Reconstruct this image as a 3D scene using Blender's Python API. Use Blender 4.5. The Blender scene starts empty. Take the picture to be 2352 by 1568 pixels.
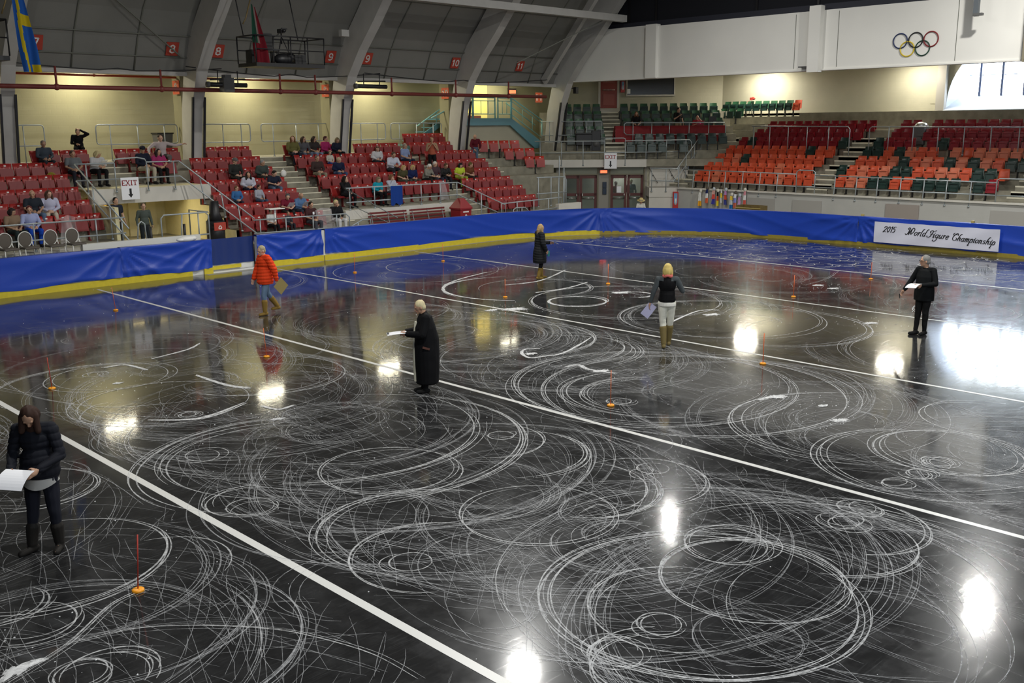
import bpy, bmesh, math, random
import numpy as np
from mathutils import Vector, Matrix, Euler
R_ = math.radians
random.seed(7)
scene = bpy.context.scene
COL = scene.collection

# ------------------------------------------------------------------ camera
cam_d = bpy.data.cameras.new('camera'); cam_d.sensor_width = 36.0; cam_d.lens = 2279.0 / 2352 * 36.0
cam_d.clip_end = 300
cam = bpy.data.objects.new('camera', cam_d); COL.objects.link(cam); scene.camera = cam
YAW, PIT, ROL = R_(45.55), R_(12.288), R_(-0.449)
fw = Vector((math.cos(YAW)*math.cos(PIT), math.sin(YAW)*math.cos(PIT), -math.sin(PIT)))
rt = Vector((math.sin(YAW), -math.cos(YAW), 0)); upv = rt.cross(fw)
r2 = rt*math.cos(ROL) + upv*math.sin(ROL); u2 = upv*math.cos(ROL) - rt*math.sin(ROL)
cam.matrix_world = Matrix(((r2.x,u2.x,-fw.x,0),(r2.y,u2.y,-fw.y,0),(r2.z,u2.z,-fw.z,4.5),(0,0,0,1)))
scene.view_settings.view_transform = 'Standard'; scene.view_settings.look = 'None'
scene.view_settings.gamma = 1.0; scene.view_settings.use_curve_mapping = False
scene.view_settings.exposure = 0.38

# ------------------------------------------------------------------ world and lights
w = bpy.data.worlds.new('world'); scene.world = w; w.use_nodes = True
w.node_tree.nodes['Background'].inputs[0].default_value = (0.75, 0.85, 1.0, 1)
w.node_tree.nodes['Background'].inputs[1].default_value = 0.04
def area(name, loc, size, sizey, power, color, target=None, spread=180):
    d = bpy.data.lights.new(name, 'AREA'); d.shape = 'RECTANGLE'; d.size = size; d.size_y = sizey
    d.energy = power; d.color = color; d.spread = R_(spread)
    o = bpy.data.objects.new(name, d); COL.objects.link(o); o.location = loc
    if target:
        o.rotation_euler = (Vector(target)-Vector(loc)).to_track_quat('-Z', 'Y').to_euler()
    return o
def disk(name, loc, size, power, color, target=None):
    o = area(name, loc, size, size, power, color, target); o.data.shape = 'DISK'; return o
WARM = (1.0, 0.95, 0.84); COOL = (0.82, 0.9, 1.0)
# high-bay lamps set by their ice reflections; those nearer the camera are added fill
for i, (x, y, p) in enumerate([(31.6, 23.0, 280), (32.8, 11.0, 900), (19.0, 19.0, 900), (6.0, 7.0, 650), (6.0, 19.0, 420), (19.0, 6.0, 800)]):
    disk('high_bay_and_fill_lamp', (x, y, 11.6), 0.2 if i == 0 else 0.5, p, (1.0, 0.98, 0.92))
# unseen cool panel added on the near side to fill barrier and fascia
area('near_side_fill', (8.0, -3.2, 7.6), 22.0, 4.0, 800, COOL, (22, 26, 2.0))

# ------------------------------------------------------------------ materials
MATS = {}
def mat(name, col, rough=0.6, metal=0.0, bump=0.0, bscale=40.0, var=0.0, vscale=8.0, emit=None, estr=0.0, spec=0.5, coord='Object'):
    if name in MATS: return MATS[name]
    m = bpy.data.materials.new(name); m.use_nodes = True; nt = m.node_tree; n = nt.nodes; l = nt.links
    b = n['Principled BSDF']; b.inputs['Base Color'].default_value = (*col, 1)
    b.inputs['Roughness'].default_value = rough; b.inputs['Metallic'].default_value = metal
    b.inputs['Specular IOR Level'].default_value = spec
    if emit:
        b.inputs['Emission Color'].default_value = (*emit, 1); b.inputs['Emission Strength'].default_value = estr
    if bump or var:
        tc = n.new('ShaderNodeTexCoord')
    if var:
        t = n.new('ShaderNodeTexNoise'); t.inputs['Scale'].default_value = vscale; t.inputs['Detail'].default_value = 6
        l.new(tc.outputs[coord], t.inputs['Vector'])
        mx = n.new('ShaderNodeMix'); mx.data_type = 'RGBA'
        mx.inputs[6].default_value = (*[c*(1-var) for c in col], 1); mx.inputs[7].default_value = (*[min(1, c*(1+var)) for c in col], 1)
        rp = n.new('ShaderNodeMapRange'); rp.inputs[1].default_value = .3; rp.inputs[2].default_value = .7
        l.new(t.outputs['Fac'], rp.inputs[0]); l.new(rp.outputs[0], mx.inputs[0]); l.new(mx.outputs[2], b.inputs['Base Color'])
    if bump:
        t2 = n.new('ShaderNodeTexNoise'); t2.inputs['Scale'].default_value = bscale; t2.inputs['Detail'].default_value = 4
        l.new(tc.outputs[coord], t2.inputs['Vector'])
        bp = n.new('ShaderNodeBump'); bp.inputs['Strength'].default_value = bump; bp.inputs['Distance'].default_value = .02
        l.new(t2.outputs['Fac'], bp.inputs['Height']); l.new(bp.outputs[0], b.inputs['Normal'])
    MATS[name] = m; return m
def blockmat(name, col, rough=.7):
    """painted concrete block: joints as fine relief"""
    if name in MATS: return MATS[name]
    m = mat(name, col, rough, var=.05, vscale=1.2); nt = m.node_tree; n = nt.nodes; l = nt.links
    tc = n.new('ShaderNodeTexCoord'); mp = n.new('ShaderNodeSeparateXYZ'); l.new(tc.outputs['Object'], mp.inputs[0])
    ad = n.new('ShaderNodeMath'); ad.operation = 'SUBTRACT'; l.new(mp.outputs[0], ad.inputs[0]); l.new(mp.outputs[1], ad.inputs[1])
    cb = n.new('ShaderNodeCombineXYZ'); l.new(ad.outputs[0], cb.inputs[0]); l.new(mp.outputs[2], cb.inputs[1])
    br = n.new('ShaderNodeTexBrick'); br.inputs['Scale'].default_value = 1; br.inputs['Brick Width'].default_value = .4
    br.inputs['Row Height'].default_value = .2; br.inputs['Mortar Size'].default_value = .012
    l.new(cb.outputs[0], br.inputs['Vector'])
    bp = n.new('ShaderNodeBump'); bp.inputs['Strength'].default_value = .22; bp.inputs['Distance'].default_value = .02; bp.invert = True
    l.new(br.outputs['Fac'], bp.inputs['Height']); l.new(bp.outputs[0], n['Principled BSDF'].inputs['Normal'])
    return m
M = dict(
 wall_yel=blockmat('painted_block_yellow', (.29,.27,.165)), wall_beige=blockmat('painted_block_beige', (.44,.42,.32)),
 wall_grey=blockmat('painted_block_grey', (.44,.44,.42)), fascia=mat('white_painted_board', (.78,.77,.73), .7, var=.03, vscale=.6),
 rib=mat('grey_painted_steel_rib', (.46,.45,.43), .6, var=.06, vscale=2), upper=mat('grey_roof_board', (.20,.198,.182), .8, var=.10, vscale=.5),
 batten=mat('batten_paint', (.16,.165,.14), .7), dark=mat('dark_roof_and_void', (.006,.007,.012), .85), concrete=mat('stand_concrete', (.26,.245,.19), .85, var=.22, vscale=2.5, bump=.25, bscale=30),
 slabw=mat('pale_painted_concrete', (.60,.58,.53), .7, var=.06, vscale=1.5), nosing=mat('worn_step_nosing', (.72,.68,.54), .6), steelrail=mat('grey_galvanised_pipe', (.36,.40,.42), .42, .35),
 blackstrip=mat('black_edge_strip', (.01,.01,.015), .5), redpipe=mat('red_painted_pipe', (.20,.035,.03), .5), teal=mat('teal_painted_steel', (.20,.42,.42), .45), tealdark=mat('blue_teal_beam', (.12,.28,.33), .45),
 yellow_shaded=mat('shaded_yellow_kickboard', (.30,.235,.03), .5, var=.1), yellow=mat('yellow_kickboard', (.62,.50,.03), .45, var=.08), boardw=mat('white_board_plastic', (.7,.7,.68), .4), black=mat('black_plastic', (.012,.012,.014), .45),
 redseat=mat('dark_red_seat_plastic', (.33,.022,.020), .38, var=.12, vscale=3), redpan=mat('deep_red_seat_pan', (.20,.010,.012), .45), crimson=mat('crimson_seat_plastic', (.23,.007,.016), .28),
 angred=mat('bright_red_seat_plastic', (.50,.035,.022), .4, var=.12, vscale=3), orange=mat('orange_red_seat_plastic', (.62,.09,.035), .4, var=.15, vscale=3), orange2=mat('faded_orange_seat_plastic', (.62,.17,.09), .45), green=mat('dark_green_seat_plastic', (.012,.036,.030), .35), greeny=mat('bottle_green_seat_plastic', (.028,.095,.046), .35),
 white=mat('white_paint', (.8,.8,.78), .5), paper=mat('white_paper', (.85,.86,.9), .7), signred=mat('red_sign_enamel', (.42,.05,.03), .5), exitred=mat('exit_red_paint', (.30,.015,.02), .6),
 kraft=mat('brown_card', (.32,.25,.09), .8), wood=mat('golden_plywood', (.16,.11,.035), .6, var=.2, vscale=6), woodtop=mat('pale_wood_edge', (.42,.33,.10), .6), glass=mat('dark_door_glass', (.16,.19,.16), .08, spec=.8),
 maroon=mat('maroon_door_paint', (.10,.022,.018), .45), reddoor=mat('brick_red_door_paint', (.30,.06,.045), .5), chrome=mat('chrome', (.7,.7,.7), .25, 1.0), greydark=mat('dark_grey_metal', (.10,.10,.10), .5), tan=mat('tan_door_frame', (.18,.16,.11), .6),
 skin=mat('skin', (.50,.29,.19), .55), eye=mat('eye_dark', (.02,.015,.012), .3), lip=mat('lip', (.36,.12,.10), .5), lidmetal=mat('brushed_metal_panel', (.22,.23,.17), .4, .1),
)
def solid(col, rough=.8, bump=0):
    nm = 'cloth_%02x%02x%02x' % tuple(int(max(0,min(1,c))*255) for c in col) + ('r' if rough < .6 else '')
    return mat(nm, col, rough, bump=bump, bscale=60, spec=.15)

# ------------------------------------------------------------------ mesh helpers
class MB:
    def __init__(s): s.v = []; s.f = []; s.m = []; s.smooth = []
    def add(s, vs, fs, mi=0, smooth=False):
        o = len(s.v); s.v += [tuple(v) for v in vs]; s.f += [tuple(o+i for i in f) for f in fs]
        s.m += [mi]*len(fs); s.smooth += [smooth]*len(fs); return s
    def box(s, c, d, mi=0, rot=None):
        hx, hy, hz = d[0]/2, d[1]/2, d[2]/2
        vs = [Vector((sx*hx, sy*hy, sz*hz)) for sx in (-1,1) for sy in (-1,1) for sz in (-1,1)]
        if rot is not None:
            mm = rot if isinstance(rot, Matrix) else Matrix.Rotation(rot, 3, 'Z'); vs = [mm @ v for v in vs]
        vs = [v + Vector(c) for v in vs]
        return s.add(vs, [(0,1,3,2),(4,6,7,5),(0,4,5,1),(2,3,7,6),(0,2,6,4),(1,5,7,3)], mi)
    def bb(s, a, b, mi=0):
        return s.box([(a[i]+b[i])/2 for i in range(3)], [abs(b[i]-a[i]) for i in range(3)], mi)
    def tube(s, pts, r, n=8, mi=0, closed=False, radii=None):
        pts = [Vector(p) for p in pts]; N = len(pts); rings = []
        prev = None
        for i, p in enumerate(pts):
            if closed: t = pts[(i+1) % N] - pts[i-1]
            else: t = pts[min(i+1, N-1)] - pts[max(i-1, 0)]
            t.normalize()
            if prev is None:
                a = Vector((0,0,1)) if abs(t.z) < .9 else Vector((1,0,0)); u = t.cross(a).normalized()
            else: u = (prev - t*prev.dot(t)); u = u.normalized() if u.length > 1e-6 else t.orthogonal().normalized()
            prev = u; v = t.cross(u); rr = radii[i] if radii else r
            rings.append([p + (u*math.cos(2*math.pi*k/n) + v*math.sin(2*math.pi*k/n))*rr for k in range(n)])
        vs = [q for ring in rings for q in ring]; fs = []
        for i in range(N if closed else N-1):
            for k in range(n):
                a = i*n+k; b = i*n+(k+1) % n; c = ((i+1) % N)*n+(k+1) % n; d = ((i+1) % N)*n+k; fs.append((a,b,c,d))
        if not closed: fs += [tuple(range(n))[::-1], tuple((N-1)*n+k for k in range(n))]
        return s.add(vs, fs, mi, True)
    def prism(s, poly, a, b, axis='x', mi=0):
        """poly: 2D outline; extruded from a to b along axis"""
        n = len(poly)
        def P(p, t):
            return {'x': (t, p[0], p[1]), 'y': (p[0], t, p[1]), 'z': (p[0], p[1], t)}[axis]
        vs = [P(p, a) for p in poly] + [P(p, b) for p in poly]
        fs = [tuple(range(n))[::-1], tuple(range(n, 2*n))] + [(i, (i+1) % n, n+(i+1) % n, n+i) for i in range(n)]
        return s.add(vs, fs, mi)
    def ell(s, c, r, mi=0, nu=12, nv=8, rot=None):
        vs = []; fs = []
        for j in range(nv+1):
            th = math.pi*j/nv
            for i in range(nu):
                ph = 2*math.pi*i/nu
                v = Vector((r[0]*math.sin(th)*math.cos(ph), r[1]*math.sin(th)*math.sin(ph), r[2]*math.cos(th)))
                if rot is not None: v = rot @ v
                vs.append(v + Vector(c))
        for j in range(nv):
            for i in range(nu):
                a, b = j*nu+i, j*nu+(i+1) % nu; fs.append((a, a+nu, b+nu, b))
        return s.add(vs, fs, mi, True)
    def xf(s, mtx):
        s.v = [tuple(mtx @ Vector(v)) for v in s.v]; return s
    def mesh(s, name, mats):
        me = bpy.data.meshes.new(name); me.from_pydata(s.v, [], s.f)
        for m in mats: me.materials.append(m)
        me.polygons.foreach_set('material_index', s.m); me.polygons.foreach_set('use_smooth', s.smooth); me.update()
        bm = bmesh.new(); bm.from_mesh(me); bmesh.ops.recalc_face_normals(bm, faces=bm.faces); bm.to_mesh(me); bm.free()
        return me
    def build(s, name, mats, parent=None, loc=None, bevel=0):
        if not isinstance(mats, (list, tuple)): mats = [mats]
        o = bpy.data.objects.new(name, s.mesh(name, mats)); COL.objects.link(o)
        if parent: o.parent = parent
        if loc: o.location = loc
        if bevel:
            b = o.modifiers.new('bevel', 'BEVEL'); b.width = bevel; b.segments = 2; b.limit_method = 'ANGLE'
        return o
def tag(o, label=None, cat=None, group=None, kind=None):
    if label: o['label'] = label
    if cat: o['category'] = cat
    if group: o['group'] = group
    if kind: o['kind'] = kind
    return o
def thing(name, label, cat, loc=(0,0,0), rz=0, group=None):
    o = bpy.data.objects.new(name, None); COL.objects.link(o); o.location = loc; o.rotation_euler = (0,0,rz)
    o.empty_display_size = .2
    return tag(o, label, cat, group)
def struct(name, mb, m, label=None, parent=None, cat='setting'):
    o = mb.build(name, m, parent)
    if parent is None: tag(o, label, cat, kind='structure')
    else: o['kind'] = 'structure'
    return o
DG = math.sqrt(.5)
def uv(u, v, z=0):
    """corner section axes: u to the right along the diagonal wall, v deep into the corner"""
    u = u-v*.0096
    return Vector(((u+v)*DG, (v-u)*DG, z))
DROT = Matrix.Rotation(R_(-45), 3, 'Z')
def copy_tree(o, parent=None):
    c = o.copy(); COL.objects.link(c); c.parent = parent
    for ch in list(o.children): copy_tree(ch, c)
    return c
# ------------------------------------------------------------------ ice, floor and shell
def rrect(x0, x1, y0, y1, r, n=14):
    pts = []
    for cx, cy, a0 in ((x1-r, y1-r, 0), (x0+r, y1-r, 90), (x0+r, y0+r, 180), (x1-r, y0+r, 270)):
        for i in range(n+1):
            a = R_(a0+90*i/n); pts.append((cx+r*math.cos(a), cy+r*math.sin(a)))
    return pts
IX0, IX1, IY0, IY1, IR = -24.0, 35.35, 1.7, 28.8, 8.6
def ice_material():
    m = bpy.data.materials.new('black_skated_ice'); m.use_nodes = True; nt = m.node_tree; n = nt.nodes; l = nt.links
    b = n['Principled BSDF']; out = n['Material Output']
    tc = n.new('ShaderNodeTexCoord')
    def noise(sc, det=6, st=None, rough=.6):
        t = n.new('ShaderNodeTexNoise'); t.inputs['Scale'].default_value = sc; t.inputs['Detail'].default_value = det; t.inputs['Roughness'].default_value = rough
        if st:
            mp = n.new('ShaderNodeMapping'); mp.inputs['Rotation'].default_value = (0,0,R_(st[0])); mp.inputs['Scale'].default_value = (st[1], st[2], 1)
            l.new(tc.outputs['Object'], mp.inputs[0]); l.new(mp.outputs[0], t.inputs[0])
        else: l.new(tc.outputs['Object'], t.inputs[0])
        return t
    def rng(src, a, b_, c, d):
        r = n.new('ShaderNodeMapRange'); r.inputs[1].default_value = a; r.inputs[2].default_value = b_; r.inputs[3].default_value = c; r.inputs[4].default_value = d
        l.new(src, r.inputs[0]); return r
    def math_(op, a, b_):
        q = n.new('ShaderNodeMath'); q.operation = op
        for i, s in enumerate((a, b_)):
            if isinstance(s, (int, float)): q.inputs[i].default_value = s
            else: l.new(s, q.inputs[i])
        return q
    big = noise(.22, 4); mid = noise(2.2, 8, rough=.7); fine1 = noise(5, 5, (30, .35, 6)); fine2 = noise(6, 5, (-40, .3, 6)); fine3 = noise(6, 5, (85, .3, 5))
    s1 = rng(fine1.outputs[0], .56, .75, 0, 1); s2 = rng(fine2.outputs[0], .57, .76, 0, 1); s3 = rng(fine3.outputs[0], .58, .78, 0, 1)
    sm = math_('ADD', math_('ADD', s1.outputs[0], s2.outputs[0]).outputs[0], s3.outputs[0])
    wear = rng(big.outputs[0], .38, .66, .15, 1.0); wm = math_('MULTIPLY', sm.outputs[0], wear.outputs[0])
    scr = n.new('ShaderNodeMix'); scr.data_type = 'RGBA'; scr.inputs[6].default_value = (.014,.014,.0145,1); scr.inputs[7].default_value = (.16,.165,.17,1)
    wmm = math_('MULTIPLY', wm.outputs[0], .36); md = rng(mid.outputs[0], .45, .75, 0, .10)
    tot = math_('ADD', wmm.outputs[0], md.outputs[0]); tot.use_clamp = True
    l.new(tot.outputs[0], scr.inputs[0]); l.new(scr.outputs[2], b.inputs['Base Color'])
    b.inputs['IOR'].default_value = 1.5; b.inputs['Specular IOR Level'].default_value = .5
    ro = rng(mid.outputs[0], .3, .75, .035, .10); ro2 = math_('ADD', ro.outputs[0], math_('MULTIPLY', wm.outputs[0], .10).outputs[0])
    l.new(ro2.outputs[0], b.inputs['Roughness'])
    bp = n.new('ShaderNodeBump'); bp.inputs['Strength'].default_value = .010; bp.inputs['Distance'].default_value = .01
    l.new(sm.outputs[0], bp.inputs['Height']); l.new(bp.outputs[0], b.inputs['Normal'])
    # frosted part of the surface: broad sheen round the lamps
    g = n.new('ShaderNodeBsdfGlossy'); l.new(rng(mid.outputs[0], .3, .7, .14, .30).outputs[0], g.inputs['Roughness']); g.inputs['Color'].default_value = (.85,.87,.9,1)
    fr = n.new('ShaderNodeFresnel'); fr.inputs['IOR'].default_value = 1.42
    mf = math_('MULTIPLY', fr.outputs[0], .34); mx = n.new('ShaderNodeMixShader')
    l.new(mf.outputs[0], mx.inputs[0]); l.new(b.outputs[0], mx.inputs[1]); l.new(g.outputs[0], mx.inputs[2]); l.new(mx.outputs[0], out.inputs[0])
    return m
ICE = ice_material()
ip = rrect(IX0, IX1, IY0, IY1, IR)
ice = struct('ice_floor', MB().prism(ip, -.05, 0, 'z'), ICE, 'dark polished rink ice covered in white skate tracings')
PLINE = mat('white_line_paint', (.62,.62,.60), .35)
for lx, wd in ((5.13,.10), (11.21,.085), (16.98,.075), (22.87,.07), (28.75,.07)):
    ins = 0 if lx < IX1-IR else IR - math.sqrt(IR**2-(lx-(IX1-IR))**2)
    struct('ice_line', MB().bb((lx-wd/2, IY0+.3+ins, .0005), (lx+wd/2, IY1-.45-ins, .003)), PLINE, parent=ice)
struct('ground_floor', MB().bb((-32,-8,-.4), (52,42,-.06)), M['concrete'], 'grey concrete floor around the rink')
struct('wall_back', MB().bb((-32.3,-8,-.4), (-32,42,14)), M['wall_grey'], 'plain grey hall wall far behind the rink')
struct('wall_near', MB().bb((-32,-8.3,-.4), (52,-8,14)), M['wall_grey'], 'grey block hall wall on the near long side')
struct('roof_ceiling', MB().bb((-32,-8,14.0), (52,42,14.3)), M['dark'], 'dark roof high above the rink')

# ---- arched steel ribs along the left stand
IN = [(35.45,3.0),(35.4,3.6),(35.1,5.2),(34.55,6.5),(33.75,7.5),(32.8,8.45),(31.2,10.2),(28.0,12.3),(23.0,13.6),(15.8,14.0)]
OUTF = [(36.15,3.0),(36.1,3.6),(35.9,5.2),(35.55,6.5),(34.8,7.9),(33.75,9.0),(32.0,11.0),(28.4,13.1),(23.2,14.2),(15.8,14.6)]
RX = [4.95, 11.55, 18.2, 24.85, 31.5, 38.1]
prof = IN + OUTF[::-1]
for i, x in enumerate(RX):
    r = MB().prism(prof, x-.22, x+.22, 'x')
    rb = struct('arched_column', r, M['rib'], 'grey arched steel roof column %s' % ['outside the left edge', 'at the far left edge of the stand', 'numbered eight above the left exit', 'numbered nine in the middle of the left stand', 'numbered ten near the teal staircase', 'at the corner of the hall'][i], cat='column')
    for sx in (-1, 1):
        st = MB()
        st.add([(x+sx*.20,35.38,3.2),(x+sx*.27,35.38,3.2),(x+sx*.27,34.98,5.6),(x+sx*.20,34.98,5.6),(x+sx*.20,35.30,3.2),(x+sx*.27,35.30,3.2),(x+sx*.27,34.9,5.6),(x+sx*.20,34.9,5.6)],
               [(0,1,2,3),(4,7,6,5),(0,4,5,1),(1,5,6,2),(2,6,7,3),(3,7,4,0)])
        struct('edge_trim', st, M['blackstrip'], parent=rb)
    if i < 5:
        ch = MB().bb((x-.12,36.1,3.0), (x+.22,36.75,7.1))
        struct('pier_panel', ch, M['wall_yel'], parent=rb)
# boards of the sloping upper wall behind the ribs
UP = [(35.5,6.47),(34.95,7.6),(34.35,8.5),(33.4,9.5),(31.6,11.3),(28.1,13.3),(23.0,14.0)]
UO = [(35.8,6.47),(35.25,7.7),(34.65,8.7),(33.7,9.8),(31.9,11.6),(28.4,13.6),(23.0,14.25)]
upw = struct('wall_upper', MB().prism(UP+UO[::-1], -20, 38.0, 'x'), M['upper'], 'grey sloping upper wall with section numbers over the left stand')
for bi in range(-1, 5):
    xa = RX[0]+6.65*bi
    for fx in (2.25, 4.45):
        q = MB().tube([(xa+fx, a[0]-.03, a[1]) for a in UP[:6]], .03, 6)
        struct('batten', q, M['batten'], parent=upw)
for (yy, zz) in ((34.82,7.72), (33.35,9.5), (35.2,7.0)):
    struct('batten', MB().tube([(-5,yy,zz),(38,yy,zz)], .022, 6), M['batten'], parent=upw)
struct('edge_beam', MB().bb((-20,35.3,6.36), (38,35.55,6.50)), M['rib'], 'grey horizontal edge beam under the sloping upper wall', cat='beam')
struct('soffit_ceiling', MB().bb((-20,35.75,7.12), (42.4,38.7,7.3)), mat('soffit_white', (.6,.57,.45), .8), 'pale soffit over the back walkway of the left stand')
struct('wall_left', MB().bb((-20,38.6,2.5), (42.4,38.9,7.12)), M['wall_yel'], 'yellow painted block wall behind the left stand')
struct('purlin_beam', MB().bb((24.9,30.95,9.2), (38.1,31.25,9.5)), M['rib'], 'long grey roof beam crossing high between the columns', cat='beam')
def bar(p, q, wdt, dep):
    p, q = Vector(p), Vector(q); d = q-p; L = d.length; rot = d.to_track_quat('X', 'Z').to_matrix()
    return MB().box((p+q)/2, (L, wdt, dep), 0, rot)
struct('brace_beam', bar((36.9,35.2,6.62), (36.3,31.3,10.3), .2, .35), M['rib'], 'slanting grey brace next to the corner column', cat='beam')
struct('brace_beam', bar((33.4,33.6,7.3), (37.7,31.2,9.6), .04, .04), M['batten'], 'thin tie rod in front of the grey upper wall near number 11', cat='beam')
struct('brace_beam', bar((13.4,33.4,9.7), (17.6,34.9,7.0), .04, .04), M['batten'], 'thin tie rod in front of the grey upper wall near number 8', cat='beam')

# ---- end of the hall: hanging white fascia, dark roof space, back wall, window
fas = MB().bb((38.3,13.4,6.62), (38.6,29.7,8.93)); fas.bb((38.45,29.7,6.62), (38.7,34.6,9.0)); fas.bb((38.3,-8,6.62), (38.6,13.4,8.93))
fw_ = struct('wall_fascia', fas, M['fascia'], 'white hanging fascia wall with coloured rings at the end of the hall')
struct('pilaster_panel', MB().bb((38.12,29.25,6.60), (38.45,29.85,9.0)), M['fascia'], parent=fw_)
struct('pilaster_panel', MB().bb((38.0,20.95,6.52), (38.32,21.45,9.1)), M['fascia'], parent=fw_)
for y in (22.2, 20.3, 15.6): struct('joint_strip', MB().bb((38.29,y-.01,6.7), (38.3,y+.01,8.85)), M['batten'], parent=fw_)
struct('bracket_trim', MB().bb((38.02,21.45,6.72), (38.3,21.85,6.77)), M['greydark'], parent=fw_)
struct('bottom_trim', MB().bb((38.25,-8,6.58), (38.75,34.6,6.64)), M['fascia'], parent=fw_)
dk = struct('wall_dark_end', MB().bb((39.0,-8,8.6), (39.2,40,14.0)), M['dark'], 'dark navy sheet standing for the unlit roof space above the white fascia')  # near-black plane; the darkness of the roof void is put into its colour
for y in (31.5, 29.9, 24.5, 21.6): struct('joint_strip', MB().bb((38.93,y-.05,8.9), (39.0,y+.05,14)), M['black'], parent=dk)
struct('ledge_trim', MB().bb((38.6,-8,8.95), (39.0,34,9.2)), mat('navy_ledge', (.02,.022,.035), .7), parent=dk)
struct('soffit_ceiling', MB().bb((38.7,-8,7.75), (50.5,40,7.95)), mat('soffit_white', (.6,.57,.45), .8), 'pale soffit over the end stand')
# back wall with the arched window opening
WY, WR, WZ0 = 17.0, 2.95, 5.35
def arch(r, z0, n=26):
    return [(WY + r*math.cos(math.pi*i/n), z0 + r*math.sin(math.pi*i/n)) for i in range(n+1)]
bw = MB(); n_ = 26
inner = arch(WR, WZ0)
outer = [(WY+WR+.8, WZ0)] + [(WY + (WR+.8)*math.cos(math.pi*i/n_), min(7.9, WZ0 + (WR+.8)*math.sin(math.pi*i/n_))) for i in range(1, n_)] + [(WY-WR-.8, WZ0)]
outer = [(WY+(WR+.8)*max(-1, min(1, 1.5*math.cos(math.pi*i/n_))), min(7.9, WZ0+2.6*min(1, 1.5*math.sin(math.pi*i/n_)))) for i in range(n_+1)]
vs = [(48.485, y, min(z, 7.9)) for y, z in inner] + [(48.485, y, z) for y, z in outer]
bw.add(vs, [(i, i+1, n_+2+i, n_+1+i) for i in range(n_)])
bw.bb((48.5, 20.5, 4.9), (48.8, 33.0, 7.9)); bw.bb((48.5, -8, 4.9), (48.8, 13.3, 7.9)); bw.bb((48.5,-8,4.5), (48.8,33,5.02))
wr = struct('wall_right', bw, M['wall_beige'], 'beige painted block wall behind the end stand')
REV = mat('white_window_reveal', (.50,.53,.58), .6)
rv = MB()
p0 = [(48.45, y, min(z, 7.88)) for y, z in arch(WR, WZ0)]; p1 = [(50.2, WY+(y-WY)*.99, WZ0+.02+(min(z,7.88)-WZ0)*.99) for y, z in arch(WR, WZ0)]
rv.add(p0+p1, [(i, i+1, n_+2+i, n_+1+i) for i in range(n_)])
rv.add([(48.1,WY+WR+.0,5.04),(48.1,WY-WR-.0,5.04),(50.2,WY-WR*1.02,5.74),(50.2,WY+WR*1.02,5.74),(48.1,WY+WR+.0,4.97),(48.1,WY-WR,4.97)], [(0,1,2,3),(0,4,5,1)])
rv.add([(48.45,WY+WR,5.0),(50.2,WY+WR*.99,5.0),(50.2,WY+WR*.99,5.4),(48.45,WY+WR,5.4)], [(0,1,2,3)])
win = struct('window_1', rv, REV, 'bright arched window with a deep white sloping sill in the end wall', cat='window')
rv_back = MB().bb((50.4,12,4.5), (50.5,22,8.2)).bb((48.8,19.98,4.5),(50.4,20.3,8.2)).bb((48.8,13.7,4.5),(50.4,14.0,8.2))
struct('window_niche_wall', rv_back, REV, parent=win)
PANE = mat('daylit_window_glass', (.9,.95,1), .3, emit=(.80,.90,1.0), estr=12.0)
xs = [20.0, 19.1, 18.1, 17.1, 16.1, 15.1, 14.0]
for i in range(6):
    for za, zb in ((5.7,6.64), (6.68,7.88)):
        struct('window_pane', MB().bb((50.22, xs[i+1]+.04, za), (50.25, xs[i]-.04, zb)), PANE, parent=win)
for x in xs[1:6]:
    struct('window_mullion', MB().bb((50.0, x-.07, 5.7), (50.2, x+.03, 7.9)), M['tan'] if False else mat('blue_grey_mullion', (.10,.12,.2), .5), parent=win)
struct('window_frame', MB().bb((50.12,WY-3.0,6.64), (50.2,WY+3.0,6.67)), mat('blue_grey_mullion', (.1,.12,.2)), parent=win)
struct('pilaster_wall', MB().bb((48.15,19.95,5.02), (48.5,20.35,7.8)), mat('warm_grey_pier', (.38,.36,.33), .7), 'warm grey pier between the beige end wall and the arched window')
struct('back_ledge_wall', MB().bb((47.2,-8,4.1), (48.5,26.9,5.0)).bb((47.2,26.9,4.0),(48.5,33,4.84)).bb((46.4,28.4,3.9),(47.2,33,4.46)), M['concrete'], 'stained concrete ledge along the top of the end stand')
# diagonal corner wall
cwl = MB(); a = uv(2.3,57.2); 
cwl.add([uv(3.15,57.25,2.5),uv(12.0,57.25,2.5),uv(12.0,57.25,7.8),uv(3.15,57.25,7.8),uv(3.15,57.55,2.5),uv(12.0,57.55,2.5),uv(12.0,57.55,7.8),uv(3.15,57.55,7.8)],
        [(0,1,2,3),(4,7,6,5),(0,4,5,1),(3,2,6,7),(0,3,7,4),(1,5,6,2)])
struct('wall_corner', cwl, M['wall_beige'], 'beige painted block wall across the corner with the red door')

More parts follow.
